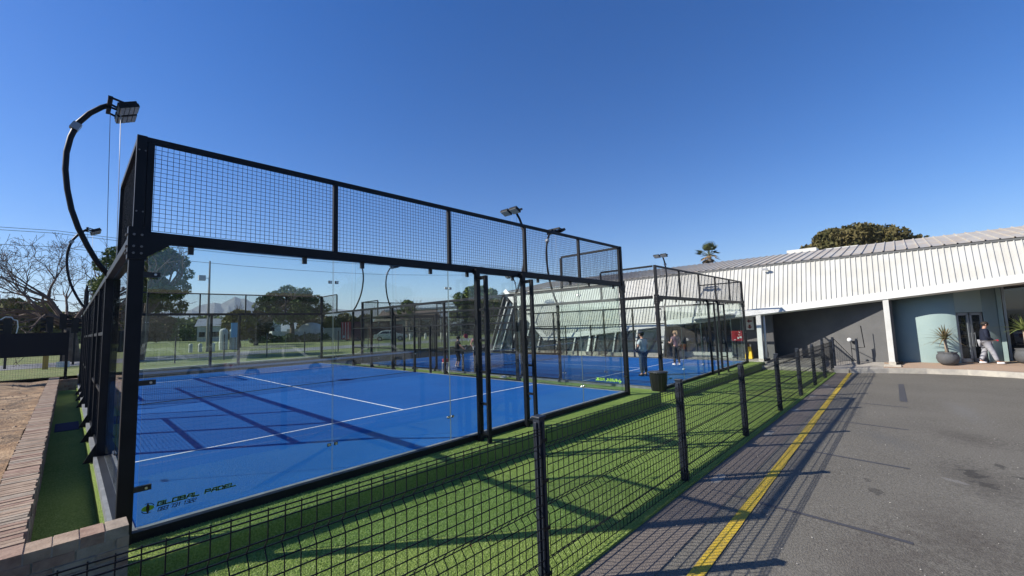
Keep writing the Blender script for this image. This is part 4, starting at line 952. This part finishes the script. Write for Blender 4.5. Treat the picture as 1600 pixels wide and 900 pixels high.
# small things by the courts
mb = MB(); mb.smooth = True; mb.lathe((10.6, 7.6, -.30), [(.035, 0), (.037, .18), (.02, .22), (.02, .26)], 10); tag(mb.build('water_bottle', mat('teal bottle', (.3, .6, .6), .4)), 'pale teal water bottle standing on the grass strip between the courts', 'bottle')
mb = MB(); mb.smooth = True; mb.ball((11.2, 6.0, -.2), .3, .15, .09, 10, 6); mb.ball((11.45, 6.05, -.14), .16, .1, .06, 10, 6); tag(mb.build('towel', WSH), 'white towel dropped on the grass strip between the courts', 'towel')
r = thing('sports_bag', (11.3, 9.6, -.3), 'small red and white sports bag on a low stool between the courts', 'bag')
mb = MB(); mb.obox((11.3, 9.6, .40), .16, .24, .16, .3); mb.build('bag', mat('red bag cloth', (.45, .03, .04), .7), r, .02); mb = MB()
for a, b in ((-.1, -.1), (.1, -.1), (.1, .1), (-.1, .1)): mb.bar((11.3+a, 9.6+b, -.3), (11.3+a, 9.6+b, .29), .02, .02)
mb.obox((11.3, 9.6, .305), .24, .24, .02); mb.build('stool', WSH, r)

# potted plants by the doors
def potted(x, y, lb, leafm, s=1.0, n=46, trunk=.62):
    z0 = -.33-(.012 if x < 25.1 else 0); r = thing('potted_plant', (x, y, z0), lb, 'potted plant', 'potted spiky plants by the doors')
    mb = MB(); mb.smooth = True; mb.lathe((x, y, z0), [(.2*s, 0), (.31*s, .1*s), (.36*s, .26*s), (.34*s, .40*s), (.28*s, .47*s), (.31*s, .5*s), (.31*s, .53*s), (.26*s, .52*s), (.25*s, .45*s)], 28); mb.build('pot', mat('dark grey pot', (.075, .078, .082), .75, var=(.1, .1, .1), scale=5), r)
    mb = MB(); mb.lathe((x, y, z0+.44*s), [(.27*s, 0), (.27*s, .02)], 20); mb.build('soil', mat('soil', (.06, .04, .03), .95), r)
    mb = MB(); mb.smooth = True; t0 = Vector((x, y, z0+.45*s)); t1 = t0+Vector((-.04, .03, trunk*s)); mb.tube([t0, (t0+t1)/2+Vector((.03, 0, 0)), t1], [.07*s, .05*s, .045*s], 8); mb.build('trunk', mat('pale bark', (.32, .25, .18), .9), r)
    mb = MB()
    for i in range(n):
        a = i*2.4+random.uniform(-.2, .2); el = random.uniform(-.15, 1.35); L = random.uniform(.6, .9)*s; d = Vector((math.cos(a)*math.cos(el), math.sin(a)*math.cos(el), math.sin(el))); p = t1+Vector((0, 0, random.uniform(-.06, .08)))
        w0 = .028*s; sd = d.cross(Vector((0, 0, 1))).normalized(); prev = None
        for k in range(5):
            q = p+d*L*k/4+Vector((0, 0, -.26*L*(k/4)**2)); ww = w0*(1-(k/4)**1.5)+.003; cur = (q-sd*ww+Vector((0, 0, .3*ww)), q, q+sd*ww+Vector((0, 0, .3*ww)))
            if prev: mb.add([*prev, *cur], [(0, 1, 4, 3), (1, 2, 5, 4)])
            prev = cur
    mb.build('leaves', leafm, r)
potted(25.0, -6.93, 'dry brownish spiky plant in a round dark pot in front of the teal wall', mat('dry leaf', (.20, .14, .07), .7, var=(.12, .12, .05), scale=5))
potted(26.4, -9.3, 'green spiky plant in a pot at the right edge, by the shop window', mat('green yellow leaf', (.22, .25, .07), .6, var=(.12, .18, .05), scale=5), 1.15, 60, .75)

# ================================================================== TREES
def leaf_mesh(name, centers, radii, n, size, m, parent, squash=.75, seed=0):
    g = np.random.default_rng(seed); K = len(centers); idx = g.choice(K, n, p=np.array(radii)**2.2/np.sum(np.array(radii)**2.2)); c = np.array(centers)[idx]; rd = np.array(radii)[idx]
    d = g.normal(size=(n, 3)); d /= np.linalg.norm(d, axis=1)[:, None]; rr = rd*g.uniform(.25, 1, n)**.45
    p = c+d*rr[:, None]*np.array([1, 1, squash]); a = g.normal(size=(n, 3)); a /= np.linalg.norm(a, axis=1)[:, None]; b = np.cross(a, g.normal(size=(n, 3))); b /= np.linalg.norm(b, axis=1)[:, None]
    s = size*g.uniform(.5, 1.3, n)[:, None]; v = np.stack([p-a*s, p+b*s*.55, p+a*s, p-b*s*.55], 1).reshape(-1, 3)-np.array(wloc(parent))
    me = bpy.data.meshes.new(name); me.vertices.add(4*n); me.vertices.foreach_set('co', v.ravel()); me.loops.add(4*n); me.loops.foreach_set('vertex_index', np.arange(4*n)); me.polygons.add(n)
    me.polygons.foreach_set('loop_start', np.arange(n)*4); me.polygons.foreach_set('loop_total', np.full(n, 4)); me.update(calc_edges=True); me.materials.append(m)
    o = bpy.data.objects.new(name, me); C.objects.link(o); o.parent = parent; return o
BARK = mat('grey bark', (.16, .13, .10), .95, var=(.10, .08, .06), scale=3, bump=1, bscale=10, bdist=.05)
LF = {'dark': mat('dark leaf', (.045, .078, .018), .7, var=(.10, .135, .03), scale=.8, spec=.2), 'mid': mat('mid leaf', (.07, .11, .022), .7, var=(.14, .175, .04), scale=.7, spec=.2),
      'olive': mat('olive leaf', (.13, .125, .028), .7, var=(.22, .19, .05), scale=.8, spec=.2), 'brown': mat('brown green leaf', (.07, .068, .022), .75, var=(.13, .105, .04), scale=.9, spec=.2)}
def limbs(mb, p, d, L, r, depth, tips, spread=.5, seed=None, minr=.01, curl=.15, up=.1):
    g = random
    q = Vector(p); d = Vector(d).normalized(); pts = [q.copy()]; n = 3
    for k in range(n): d = (d+Vector((g.gauss(0, curl), g.gauss(0, curl), g.gauss(up*.5, curl)))).normalized(); q = q+d*L/n; pts.append(q.copy())
    r1 = max(minr, r*.66); mb.tube(pts, [r, r*.9, r*.78, r1], 6 if r > .04 else 3, False); tips.append((q.copy(), depth))
    if depth <= 0: return
    for k in range(random.choice((2, 3, 3))):
        a = random.uniform(0, 2*math.pi); s = d.orthogonal().normalized(); s = (Matrix.Rotation(a, 3, d) @ s); nd = (d+s*random.uniform(spread*.7, spread*1.5)+Vector((0, 0, up))).normalized()
        limbs(mb, pts[random.choice((2, 3, 3))], nd, L*random.uniform(.62, .88), r1*random.uniform(.7, .9), depth-1, tips, spread, None, minr, curl, up)
def tree(x, y, z, h, trunk_h, cr, kind, n, ls, lb, seed=1, flat=.6, name='tree', lean=(0, 0), tr=.25, spread=.55, depth=4, shift=(0, 0)):
    random.seed(seed); r = thing(name, (x, y, z), lb, 'tree', 'trees around the courts'); mb = MB(); mb.smooth = True
    t1 = Vector((x+lean[0], y+lean[1], z+trunk_h)); mb.tube([(x, y, z-.1), ((x+t1.x)/2+.05, (y+t1.y)/2, z+trunk_h/2), t1], [tr*1.25, tr, tr*.85], 8); tr_ = mb.build('trunk', BARK, r)
    tips = []; mb = MB(); mb.smooth = True; Lb = (h-trunk_h)*.42
    for k in range(4): a = k*math.pi/2+random.uniform(-.4, .4); limbs(mb, t1, (math.cos(a)*.8, math.sin(a)*.8, 1.0), Lb, tr*.6, depth-1, tips, spread)
    mb.build('branches', BARK, r)
    cen = []; rad = []
    for k in range(70):
        a = random.uniform(0, 2*math.pi); u = random.uniform(0, 1)**.6; zc = random.uniform(-.55, 1)
        rr = cr*math.sqrt(max(0, 1-zc*zc))*u*.92; hc = (h-trunk_h)*.62
        cen.append((x+shift[0]+lean[0]+rr*math.cos(a), y+shift[1]+lean[1]+rr*math.sin(a), z+trunk_h+(h-trunk_h)*.36+zc*hc*.82)); rad.append(cr*random.uniform(.10, .25))
    leaf_mesh('crown', cen, rad, n, ls, LF[kind], r, flat, seed)
    return r
# bare tree on the left
random.seed(11); r = thing('bare_tree', (-.3, 39.5, .25), 'large leafless tree with a spreading crown of fine twigs at the far left', 'tree', 'trees around the courts')
mb = MB(); mb.smooth = True; mb.tube([(-.3, 39.5, .1), (-.35, 39.5, 1.6), (-.5, 39.4, 2.9)], [.6, .45, .36], 10); mb.build('trunk', BARK, r)
TW = mat('twig bark', (.13, .09, .07), .95); mb = MB(); tips = []
for a, e in ((.3, 1.2), (1.5, .8), (2.7, .6), (3.3, 1.0), (4.4, 1.0), (5.4, .9), (2.9, 1.5), (2.2, 1.9), (0, 1.9), (3.6, .45)): limbs(mb, (-.5, 39.4, 2.8), (math.cos(a)*1.15, math.sin(a)*.8, e*.9), 2.35, .16, 6, tips, .62, None, .014, .16, .0)
mb.build('branches', TW, r)
tree(2.9, 33.0, .25, 8.5, 3.2, 3.2, 'mid', 24000, .11, 'leafy green tree behind the corner post, taller than the umbrella shaped tree', 3, .85, tr=.26, lean=(.3, 0))
tree(22.4, 61, .25, 8.7, 2.9, 5.0, 'dark', 14000, .19, 'umbrella shaped green tree in the middle distance beyond the courts', 5, .8, tr=.35, spread=.8)
tree(-4.5, 60, .25, 6.2, 1.0, 4.8, 'olive', 14000, .25, 'yellow green bushy tree behind the bare tree', 8, .7)
tree(-13.5, 66, .25, 4.2, .6, 5.0, 'brown', 9000, .28, 'low brownish bushy tree at the left edge of the view', 9, .7)
tree(12.4, 48, .25, 4.6, .9, 1.9, 'olive', 12000, .2, 'broad olive coloured bush tree left of the umbrella shaped tree', 10, .8)
tree(15.2, 52, .25, 4.6, .9, 2.0, 'brown', 9000, .2, 'brownish bush tree touching the umbrella shaped tree on its left', 12, .8)
tree(7.0, 75, .25, 5.2, 1, 4.5, 'brown', 8000, .26, 'low scrubby tree behind the mast on the left', 13, .8)
tree(39.8, 39, .1, 8.0, 2.4, 4.2, 'mid', 20000, .2, 'large rounded tree left of the white building, behind the glass', 14, .75)
tree(44.5, 37, .1, 6.6, 1.8, 3.4, 'dark', 12000, .2, 'darker tree touching the left end of the white building', 15, .75)
tree(41.5, 60, .25, 7.2, 3.0, 1.9, 'mid', 1500, .2, 'sparse small tree with bare branches above the pale canopy roof', 16, .7, spread=.7)
tree(49.8, -3.4, -.5, 10.9, 3.6, 6.0, 'brown', 38000, .2, 'big rounded dark tree behind the roof of the white building', 17, .8, tr=.3, depth=2)
tree(72, -24.5, -.5, 12.4, 4, 1.6, 'dark', 3000, .2, 'tip of a tree just showing over the right end of the roof', 18, .8, depth=2)
# hedge masses far away
def hedge(pts, hgt, wd, n, ls, kind, lb, seed, name='hedge'):
    r = thing(name, (pts[0][0], pts[0][1], .25), lb, 'hedge'); cen = []; rad = []
    for (x0, y0), (x1, y1) in zip(pts[:-1], pts[1:]):
        L = math.hypot(x1-x0, y1-y0); k = max(2, int(L/(wd*.5)))
        for i in range(k):
            t_ = i/k
            for zc in np.arange(.3*hgt, hgt*.85, wd*.5): cen.append((x0+(x1-x0)*t_+random.uniform(-.3, .3), y0+(y1-y0)*t_+random.uniform(-.4, .4), .25+zc+random.uniform(-.25, .25)*hgt*.3)); rad.append(wd*random.uniform(.4, .65))
    leaf_mesh('foliage', cen, rad, n, ls, LF[kind], r, .9, seed)
hedge([(29, 74), (33, 72), (39, 68)], 4.6, 2.2, 16000, .24, 'brown', 'tall trimmed dark hedge behind the white wall beyond the courts', 21)
hedge([(17, 60), (22, 58), (26, 56.5)], 1.3, 1.0, 8000, .14, 'dark', 'low dark hedge under the umbrella shaped tree', 22)
hedge([(-2, 110), (6, 112), (14, 108), (22, 100)], 5, 4, 9000, .4, 'mid', 'distant line of trees and scrub below the mountains', 23)
hedge([(45, 62), (52, 55), (60, 50), (68, 44)], 3.4, 2.5, 9000, .26, 'brown', 'dark bushes behind the houses beyond the courts', 24)
# palm
random.seed(31); r = thing('palm_tree', (56.8, 12.2, -.5), 'palm tree with drooping dry fronds rising behind the grey roof', 'tree', 'trees around the courts')
mb = MB(); mb.smooth = True; mb.tube([(56.8, 12.2, -.5), (56.8, 12.2, 5), (56.7, 12.2, 10.0)], [.3, .24, .26], 10); mb.build('trunk', BARK, r)
def fronds(n, e0, e1, m, L0, nm):
    mb = MB(); c = Vector((56.7, 12.2, 10.2))
    for i in range(n):
        a = random.uniform(0, 2*math.pi); el = random.uniform(e0, e1); L = L0*random.uniform(.8, 1.1); d = Vector((math.cos(a)*math.cos(el), math.sin(a)*math.cos(el), math.sin(el))); sd = d.cross(Vector((0, 0, 1))).normalized(); up = sd.cross(d)
        st = c+d*L*.55
        mb.bar(c, st, .05, .03)
        for k in range(15):   # fan of stiff leaflets
            b_ = (k-7)/7*1.25; ld = (d*math.cos(b_)+sd*math.sin(b_)+Vector((0, 0, -.18))).normalized(); e = st+ld*L*.5*(1-.25*abs(b_)); wv = ld.cross(up).normalized()*.045
            mb.add([st-wv*.3, st+wv*.3, e+wv*.4+Vector((0, 0, -.05)), e-wv*.4+Vector((0, 0, -.05)), (st+e)/2-wv, (st+e)/2+wv], [(0, 1, 5, 4), (4, 5, 2, 3)])
    mb.build(nm, m, r)
fronds(26, .05, 1.4, mat('palm frond', (.07, .09, .025), .6, var=(.13, .14, .05), scale=1), 1.75, 'fronds')
fronds(14, -1.2, -.1, mat('dry palm frond', (.22, .15, .08), .8), 1.5, 'dry_fronds')

# ================================================================== THINGS BEHIND THE COURTS
# masts, power lines
def mast(x, y, h, lb, heads):
    r = thing('street_mast', (x, y, .25), lb, 'mast', 'tall masts and poles beyond the courts'); MB().tube([(x, y, .2), (x, y, h)], [.13, .07], 8).build('pole', mat('weathered pole', (.22, .2, .17), .8), r)
    mb = MB()
    for dx, dz in heads: mb.obox((x+dx, y, h+dz), .55, .4, .5); mb.bar((x, y, h+dz), (x+dx, y, h+dz), .06, .06)
    mb.build('head', mat('pale lamp shell', (.32, .34, .35), .5), r)
mast(8.75, 43.4, 9.1, 'tall wooden mast with a box near its top, left of the umbrella shaped tree', [(-.6, -1.7)])
MB().bar((8.4, 43.4, 9.0), (9.1, 43.4, 9.0), .08, .08)
r = thing('power_lines', (0, 60, 10), 'thin power lines sagging across the sky above the trees', 'cables')
for dz, y0 in ((0, 0), (.35, .6), (-1.3, 0)):
    pts = []
    for k in range(33):
        t_ = k/32; x = -55+155*t_; y = 60-25*t_+y0; z = 12.2+dz-.005*(x+55)-1.1*math.sin(math.pi*((t_*3) % 1))
        pts.append((x, y, z))
    mb = MB(); mb.tube(pts, .022, 4); mb.build('cable', mat('cable', (.06, .07, .08), .6), r)
# shade net fence at the back left with posts and mesh
r = thing('shade_net_fence', (-6, 21.4, .25), 'mesh fence with black shade net along its upper half at the far left', 'fence')
mb = MB(); mb.box(-16, 21.38, 1.22, -.52, 21.42, 2.22)
for k in range(40): pass
mb.build('shade_net', mat('black shade net', (.006, .007, .01), .9), r)
for x in (-.5, -3.5, -6.5, -9.5, -12.5): MB().box(x-.05, 21.32, .1, x+.05, 21.42, 2.3).build('post', BLK, r)
mb = MB(); mesh_wires(mb, (-16, 21.45, .25), (1, 0, 0), (0, 0, 1), 15.5, 1.0, .075, .005); tag(mb.build('wire_mesh', mat('thin grey wire', (.12, .12, .11), .6), r))
# fence of the road reserve behind the courts
r = thing('verge_fence', (10, 27, .25), 'thin see-through wire fence with slim posts on the verge behind the courts', 'fence')
for i in range(14): x = 1.5+i*2.5; MB().box(x-.03, 26.6, .2, x+.03, 26.66, 1.9).build('post', mat('dark slim post', (.06, .06, .055), .7), r)
mb = MB(); mesh_wires(mb, (1.5, 26.63, .3), (1, 0, 0), (0, 0, 1), 32.5, 1.5, .15, .006); mb.build('wire_mesh', MATS['thin grey wire'], r)
# traffic lights seen over the net
def signal(x, y, z, hf, lb, flip=1):
    r = thing('traffic_light', (x, y, .25), lb, 'traffic light', 'traffic lights beyond the shade net'); MB().tube([(x, y, .2), (x, y, z+.4)], .06, 8).build('pole', BLK, r)
    MB().box(x-.17, y-.12, z-.5, x+.17, y+.1, z+.5).build('signal_box', BLK, r)
    mb = MB()
    for k in (-1, 0, 1): mb.lathe((x+flip*.17, y, z+.31*k), [(.12, 0), (.13, .22*flip)], 10, 'x')
    mb.build('hood', BLK, r)
    mb = MB()
    if hf:
        pts = [(x-.3, z+.45), (x-.12, z+.62), (x+.12, z+.6), (x+.2, z+.45), (x+.36, z+.4), (x+.4, z), (x+.33, z-.55), (x-.28, z-.58)]
        for a, b in zip(pts[:-1], pts[1:]): mb.bar((a[0], y+.1, a[1]), (b[0], y+.1, b[1]), .02, .05)
        mb.build('white_backing', mat('white edging', (.75, .75, .73), .5), r)
signal(-3.0, 33.5, 2.75, True, 'leftmost traffic light head with a curved white backing edge', -1); signal(-1.35, 35, 2.9, False, 'traffic light facing left, beside the paired dark head', -1); signal(-.75, 35.2, 3.1, False, 'narrow dark traffic light with a pale cap, right of the one facing left', 1); signal(-.2, 34, 2.8, False, 'traffic light in front of the trunk of the bare tree', 1); signal(.75, 33, 2.6, True, 'traffic light with a white backing edge just left of the court posts', -1)
tag(MB().box(-1.42, 30, .2, -1.2, 30.1, 1.3).build('marker_post', mat('ochre post', (.45, .26, .05), .7)), 'short ochre post on the verge below the black shade net', 'post')
tag(MB().box(-.9, 30.3, .3, -.35, 30.36, .62).build('verge_sign', mat('white sign', (.7, .7, .68), .6)), 'small low white sign on the verge beside the ochre post', 'sign')
r = thing('blue_sign', (9.8, 38.1, .25), 'small pale blue sign on a thin post beyond the court', 'sign'); MB().tube([(9.8, 38.1, .2), (9.8, 38.1, 2.6)], .03, 6).build('post', BLK, r); MB().box(9.45, 38.05, 1.6, 10.15, 38.1, 2.9).build('panel', mat('pale blue', (.16, .38, .55), .6), r)
BLB = ['white bollard left of the two pale booths, nearest them', 'white bollard directly in front of the two pale booths', 'white bollard farthest left on the grass', 'white bollard just right of the distant white hatchback', 'second white bollard right of the distant white hatchback', 'third white bollard right of the distant white hatchback', 'white bollard farthest right on the grass']
for i, (x, y) in enumerate(((8.22, 43.5), (9.2, 43.3), (7.5, 43.6), (33.3, 46.3), (35.1, 45.1), (36.9, 43.7), (37.6, 43.2))):
    tag(MB().lathe((x, y, .2), [(.16, 0), (.16, .8), (.1, .9)], 10).build('bollard', WHTB), BLB[i], 'bollard', 'white bollards on the grass')
for x, lb in ((10.42, 'left of two rounded pale booths on the far grass, left of the blue sign'), (11.3, 'right of two rounded pale booths on the far grass, next to the blue sign')):
    mb = MB(); mb.lathe((x, 45.1, .2), [(.38, 0), (.38, 2.0), (.34, 2.15), (.2, 2.25), (.02, 2.3)], 12); tag(mb.build('booth', mat('pale booth', (.42, .44, .42), .7)), lb, 'booth')
# red lorry trailer
r = thing('red_lorry', (32.9, 57.6, .25), 'red box lorry with white markings parked beyond the courts', 'lorry')
mb = MB(); M = Matrix.Rotation(R(8), 3, 'Z'); c = Vector((32.9, 57.6, 1.85)); mb.obox(c, 8.2, 2.3, 2.6, M=M); mb.build('box_body', mat('shade darkened red panel', (.10, .015, .02), .6), r)  # same red as the rear door, darkened in the colour as the shaded side
c2_ = c+M @ Vector((-4.15, 0, 0)); mb = MB(); mb.obox(c2_, .1, 2.34, 2.7, M=M); mb.build('rear_door', mat('sunlit red door', (.50, .03, .03), .5), r)  # rear red kept brighter than the body, as the sunlit end
mb = MB()
for k in (-.7, 0, .7): mb.obox(c2_+M @ Vector((-.06, k, 0)), .02, .1, 2.5, M=M)
mb.obox(c2_+M @ Vector((-.06, .5, -.9)), .03, .5, .35, M=M); mb.build('white_marking', WSH, r)
mb = MB()
for a in (-3, -2, 3):
    for s in (-1, 1): mb.lathe(c+M @ Vector((a, s*1.0, -1.4)), [(.42, -.15), (.42, .15)], 14, 'y')
mb.build('wheels', BLK, r)
mb = MB(); mb.obox(c+M @ Vector((5.1, 0, -.25)), 1.8, 2.2, 2.1, M=M); mb.build('cab', mat('shade darkened red panel', (.1, .015, .02), .6), r)
# white walls, canopies and houses
def house(x, y, w_, d_, h, rz, wallm, roofm, lb, name='house', rh=1.4):
    r = thing(name, (x, y, .2), lb, 'house', 'houses beyond the courts'); M = Matrix.Rotation(rz, 3, 'Z'); c = Vector((x, y, .2))
    MB().obox(c+Vector((0, 0, h/2)), w_, d_, h, M=M).build('wall', wallm, r)
    q = lambda a, b, z: c+M @ Vector((a, b, z)); mb = MB(); a = w_/2+.4; b = d_/2+.4
    mb.add([q(-a, -b, h), q(a, -b, h), q(a, b, h), q(-a, b, h), q(-a*.8, 0, h+rh), q(a*.8, 0, h+rh)], [(0, 1, 5, 4), (2, 3, 4, 5), (1, 2, 5), (3, 0, 4), (3, 2, 1, 0)]); mb.build('roof', roofm, r)
    for k in (-.3, .05, .32):
        f = MB().obox(q(k*w_, -d_/2-.02, h*.55), 1.1, .08, 1.1, M=M).build('window', WHTB, r); MB().obox(q(k*w_, -d_/2-.07, h*.55), .9, .03, .9, M=M).build('pane', DGLS, f)
RT = mat('brown roof tile', (.13, .10, .08), .9, var=(.18, .14, .11), scale=2); WW = mat('white house wall', (.55, .55, .52), .8, var=(.48, .48, .46), scale=1); WG = mat('grey green wall', (.22, .27, .26), .85)
house(27, 95, 9, 7, 4.2, -.3, WW, mat('grey roof', (.3, .31, .33), .7), 'white house with a grey roof behind the umbrella shaped tree'); house(17, 86, 3.4, 4, 3.2, -.2, WW, MATS['grey roof'], 'small white building at the left of the olive bush tree')
house(46, 66, 12, 8, 3.2, -.6, WG, RT, 'grey green house with brown tiled roof beyond the far floodlights', rh=2.2); house(60, 57, 12, 8, 3.2, -.7, mat('cream wall', (.42, .38, .30), .85), RT, 'cream house with a brown roof, right of the grey green one', rh=2); house(70, 50, 7, 6, 2.8, -.8, WW, WHTB, 'small bright white gabled house seen through the glass', rh=1.6)
r = thing('canopy_roof', (45, 62, .2), 'long flat pale canopy roof on posts beyond the courts', 'canopy'); mb = MB(); mb.prism([(38.5, 62.5, 5.0), (57, 49, 5.8), (60, 53, 5.8), (41.5, 66.5, 5.0)], (0, 0, .3)); mb.build('roof_slab', WHTB, r)
for x, y in ((40, 62.3), (47, 57.2), (56, 50.6)): MB().tube([(x, y, .2), (x, y, 5.2)], .1, 8).build('post', WHTB, r)
mb = MB(); mb.prism([(24, 68, .2), (40, 62, .2), (40.1, 62.2, .2), (24.1, 68.2, .2)], (0, 0, 2.2)); tag(mb.build('garden_wall', mat('grey white wall', (.38, .39, .36), .85)), 'long pale garden wall beneath the dark hedge', 'wall')
r = thing('boat', (24, 58.6, .25), 'white covered boat on a trailer under the umbrella shaped tree', 'boat'); mb = MB(); mb.smooth = True; mb.ball((25.6, 62, 2.0), 2.0, 1.0, 1.3, 14, 8); mb.build('cover', WHTB, r); mb = MB(); mb.prism([(19.5, 63, .9), (24.2, 62.4, .7), (24.2, 61.4, .7), (19.9, 61.6, .9)], (0, 0, 1.2)); mb.build('hull', WHTB, r)

# cars: one builder, two body shapes
def car(x, y, rz, z, body, lb, suv=False, L=4.3):
    r = thing('parked_car', (x, y, z), lb, 'car', 'parked cars'); M = Matrix.Rotation(rz, 3, 'Z'); c = Vector((x, y, z)); q = lambda a, b, h: c+M @ Vector((a, b, h)); W2 = .88; hr = 1.68 if suv else 1.45; s = L/4.3
    side = [(-2.12, .35), (-2.15, .75), (-2.05, .95), (-1.35, 1.0), (1.0, .98), (1.95, .82), (2.15, .6), (2.12, .32)]
    gh = [(-1.9 if suv else -1.7, .97), (-1.6 if suv else -1.15, hr-.06), (-1.2 if suv else -.7, hr), (.25, hr), (.45, hr-.05), (1.15, .97)]
    mb = MB(); n = len(side); vs = [q(a*s, -W2+(.05 if h < .5 else 0), h) for a, h in side]+[q(a*s, W2-(.05 if h < .5 else 0), h) for a, h in side]; mb.add(vs, [tuple(range(n)), tuple(range(2*n-1, n-1, -1))]+[(i, i+n, (i+1) % n+n, (i+1) % n) for i in range(n)])
    n = len(gh); vs = [q(a*s, -(W2-.02 if h < 1 else W2-.2), h) for a, h in gh]+[q(a*s, (W2-.02 if h < 1 else W2-.2), h) for a, h in gh]; mb.add(vs, [tuple(range(n)), tuple(range(2*n-1, n-1, -1))]+[(i, i+n, (i+1) % n+n, (i+1) % n) for i in range(n)])
    mb.build('body', body, r, .03)
    for sd in (-1, 1):
        g0 = [(-1.62 if suv else -1.4, 1.02), (-1.4 if suv else -.98, hr-.13), (-.12, hr-.11), (-.12, 1.02)]; g1 = [(-.04, 1.02), (-.04, hr-.11), (.3, hr-.13), (.9, 1.02)]
        for gg in (g0, g1):
            mb = MB(); mb.prism([q(a*s, sd*((W2-.02)-(h-.97)/(hr-.97)*.18+.006), h) for a, h in gg], M @ Vector((0, sd*.006, 0))); mb.build('window', DGLS, r)
    mb = MB(); mb.prism([q(.5*s, -.6, hr-.1), q(.5*s, .6, hr-.1), q(1.1*s, .74, 1.02), q(1.1*s, -.74, 1.02)], M @ Vector((.02, 0, .015))); mb.build('windscreen', DGLS, r)
    for a in (-1.35, 1.35):
        for sd in (-1, 1):
            mb = MB(); pr = [(.20, -.11), (.32, -.11), (.335, -.08), (.335, .08), (.32, .11), (.20, .11)]; t_ = []
            vs = []; nn = 18
            for rr, w_ in pr:
                for k in range(nn): an = 2*math.pi*k/nn; vs.append(q(a*s+rr*math.cos(an), sd*(W2-.09)+w_, .335+rr*math.sin(an)))
            mb.add(vs, [(i*nn+k, i*nn+(k+1) % nn, (i+1)*nn+(k+1) % nn, (i+1)*nn+k) for i in range(5) for k in range(nn)]); wl = mb.build('wheel', mat('tyre rubber', (.015, .015, .015), .85), r)
            mb = MB(); vs = [q(a*s+.2*math.cos(2*math.pi*k/nn), sd*(W2-.0), .335+.2*math.sin(2*math.pi*k/nn)) for k in range(nn)]; mb.prism(vs, M @ Vector((0, -sd*.06, 0))); mb.build('rim', mat('alloy rim', (.45, .45, .46), .35, .7), wl)
    for sd in (-1, 1):
        MB().obox(q(2.08*s, sd*.62, .68), .14, .36, .14, M=M).build('headlight', mat('headlight lens', (.6, .62, .64), .15), r); MB().obox(q(-2.12*s, sd*.7, .8), .1, .22, .2, M=M).build('tail_light', mat('red lens', (.35, .01, .01), .2), r)
    return r
WP = mat('white car paint', (.70, .70, .69), .25, spec=.6); SP = mat('silver car paint', (.42, .43, .44), .3, .3)
car(30.0, 46.0, R(-38), .26, WP, 'white hatchback parked beyond the courts, seen through the glass')
# parked opposite the courts, behind the photographer: they show as pale reflections in the glass
car(7.3, -18.6, R(3), gz(7.3), WP, 'white estate car parked behind the viewer, showing as a reflection in the near glass', True, 4.7)
car(13.0, -19.2, R(205), gz(13), SP, 'silver car parked behind the viewer, right of the white estate', False, 4.4)
car(2.9, -22.5, R(10), gz(2.9), SP, 'silver estate car parked behind the viewer, left of the white estate', True, 4.4)
car(14.2, -9.9, R(172), gz(14.2), WP, 'white car standing on the tar to the right behind the viewer, outside the photo', False, 4.3)

r = thing('office_building', (8, -36, -.4), 'long dark building opposite the courts behind the viewer, seen only as a reflection', 'building')
MB().box(-30, -42, -1, 60, -36, 5.2).build('wall', GREYW, r); MB().box(-30.4, -42.4, 5.2, 60.4, -35.6, 5.5).build('roof', ROOF, r)
for k in range(16):
    f = MB().box(-27+5.4*k, -36.0, .8, -24.4+5.4*k, -35.93, 2.9).build('window', ALU, r); MB().box(-26.9+5.4*k, -35.93, .9, -24.5+5.4*k, -35.9, 2.8).build('pane', DGLS, f)
tree(-8, -30, -.5, 9, 2.5, 4.5, 'dark', 9000, .26, 'dark tree behind the viewer, left of the opposite building windows', 41, .8)
tree(19, -31, -.5, 8, 2.5, 4.0, 'mid', 9000, .26, 'green tree behind the viewer, in front of the opposite building', 42, .8)
# ================================================================== HAZE
HZ = True
if HZ:
    mb = MB(); mb.box(-3700, -3700, -2.5, 3700, 4200, 262)
    hm = bpy.data.materials.new('thin haze'); hm.use_nodes = True; t = hm.node_tree; t.nodes.clear(); o_ = t.nodes.new('ShaderNodeOutputMaterial'); v_ = t.nodes.new('ShaderNodeVolumePrincipled')
    v_.inputs['Color'].default_value = (.75, .85, 1, 1); v_.inputs['Density'].default_value = .00022; t.links.new(v_.outputs[0], o_.inputs['Volume'])
    tag(mb.build('haze', hm), kind='stuff')
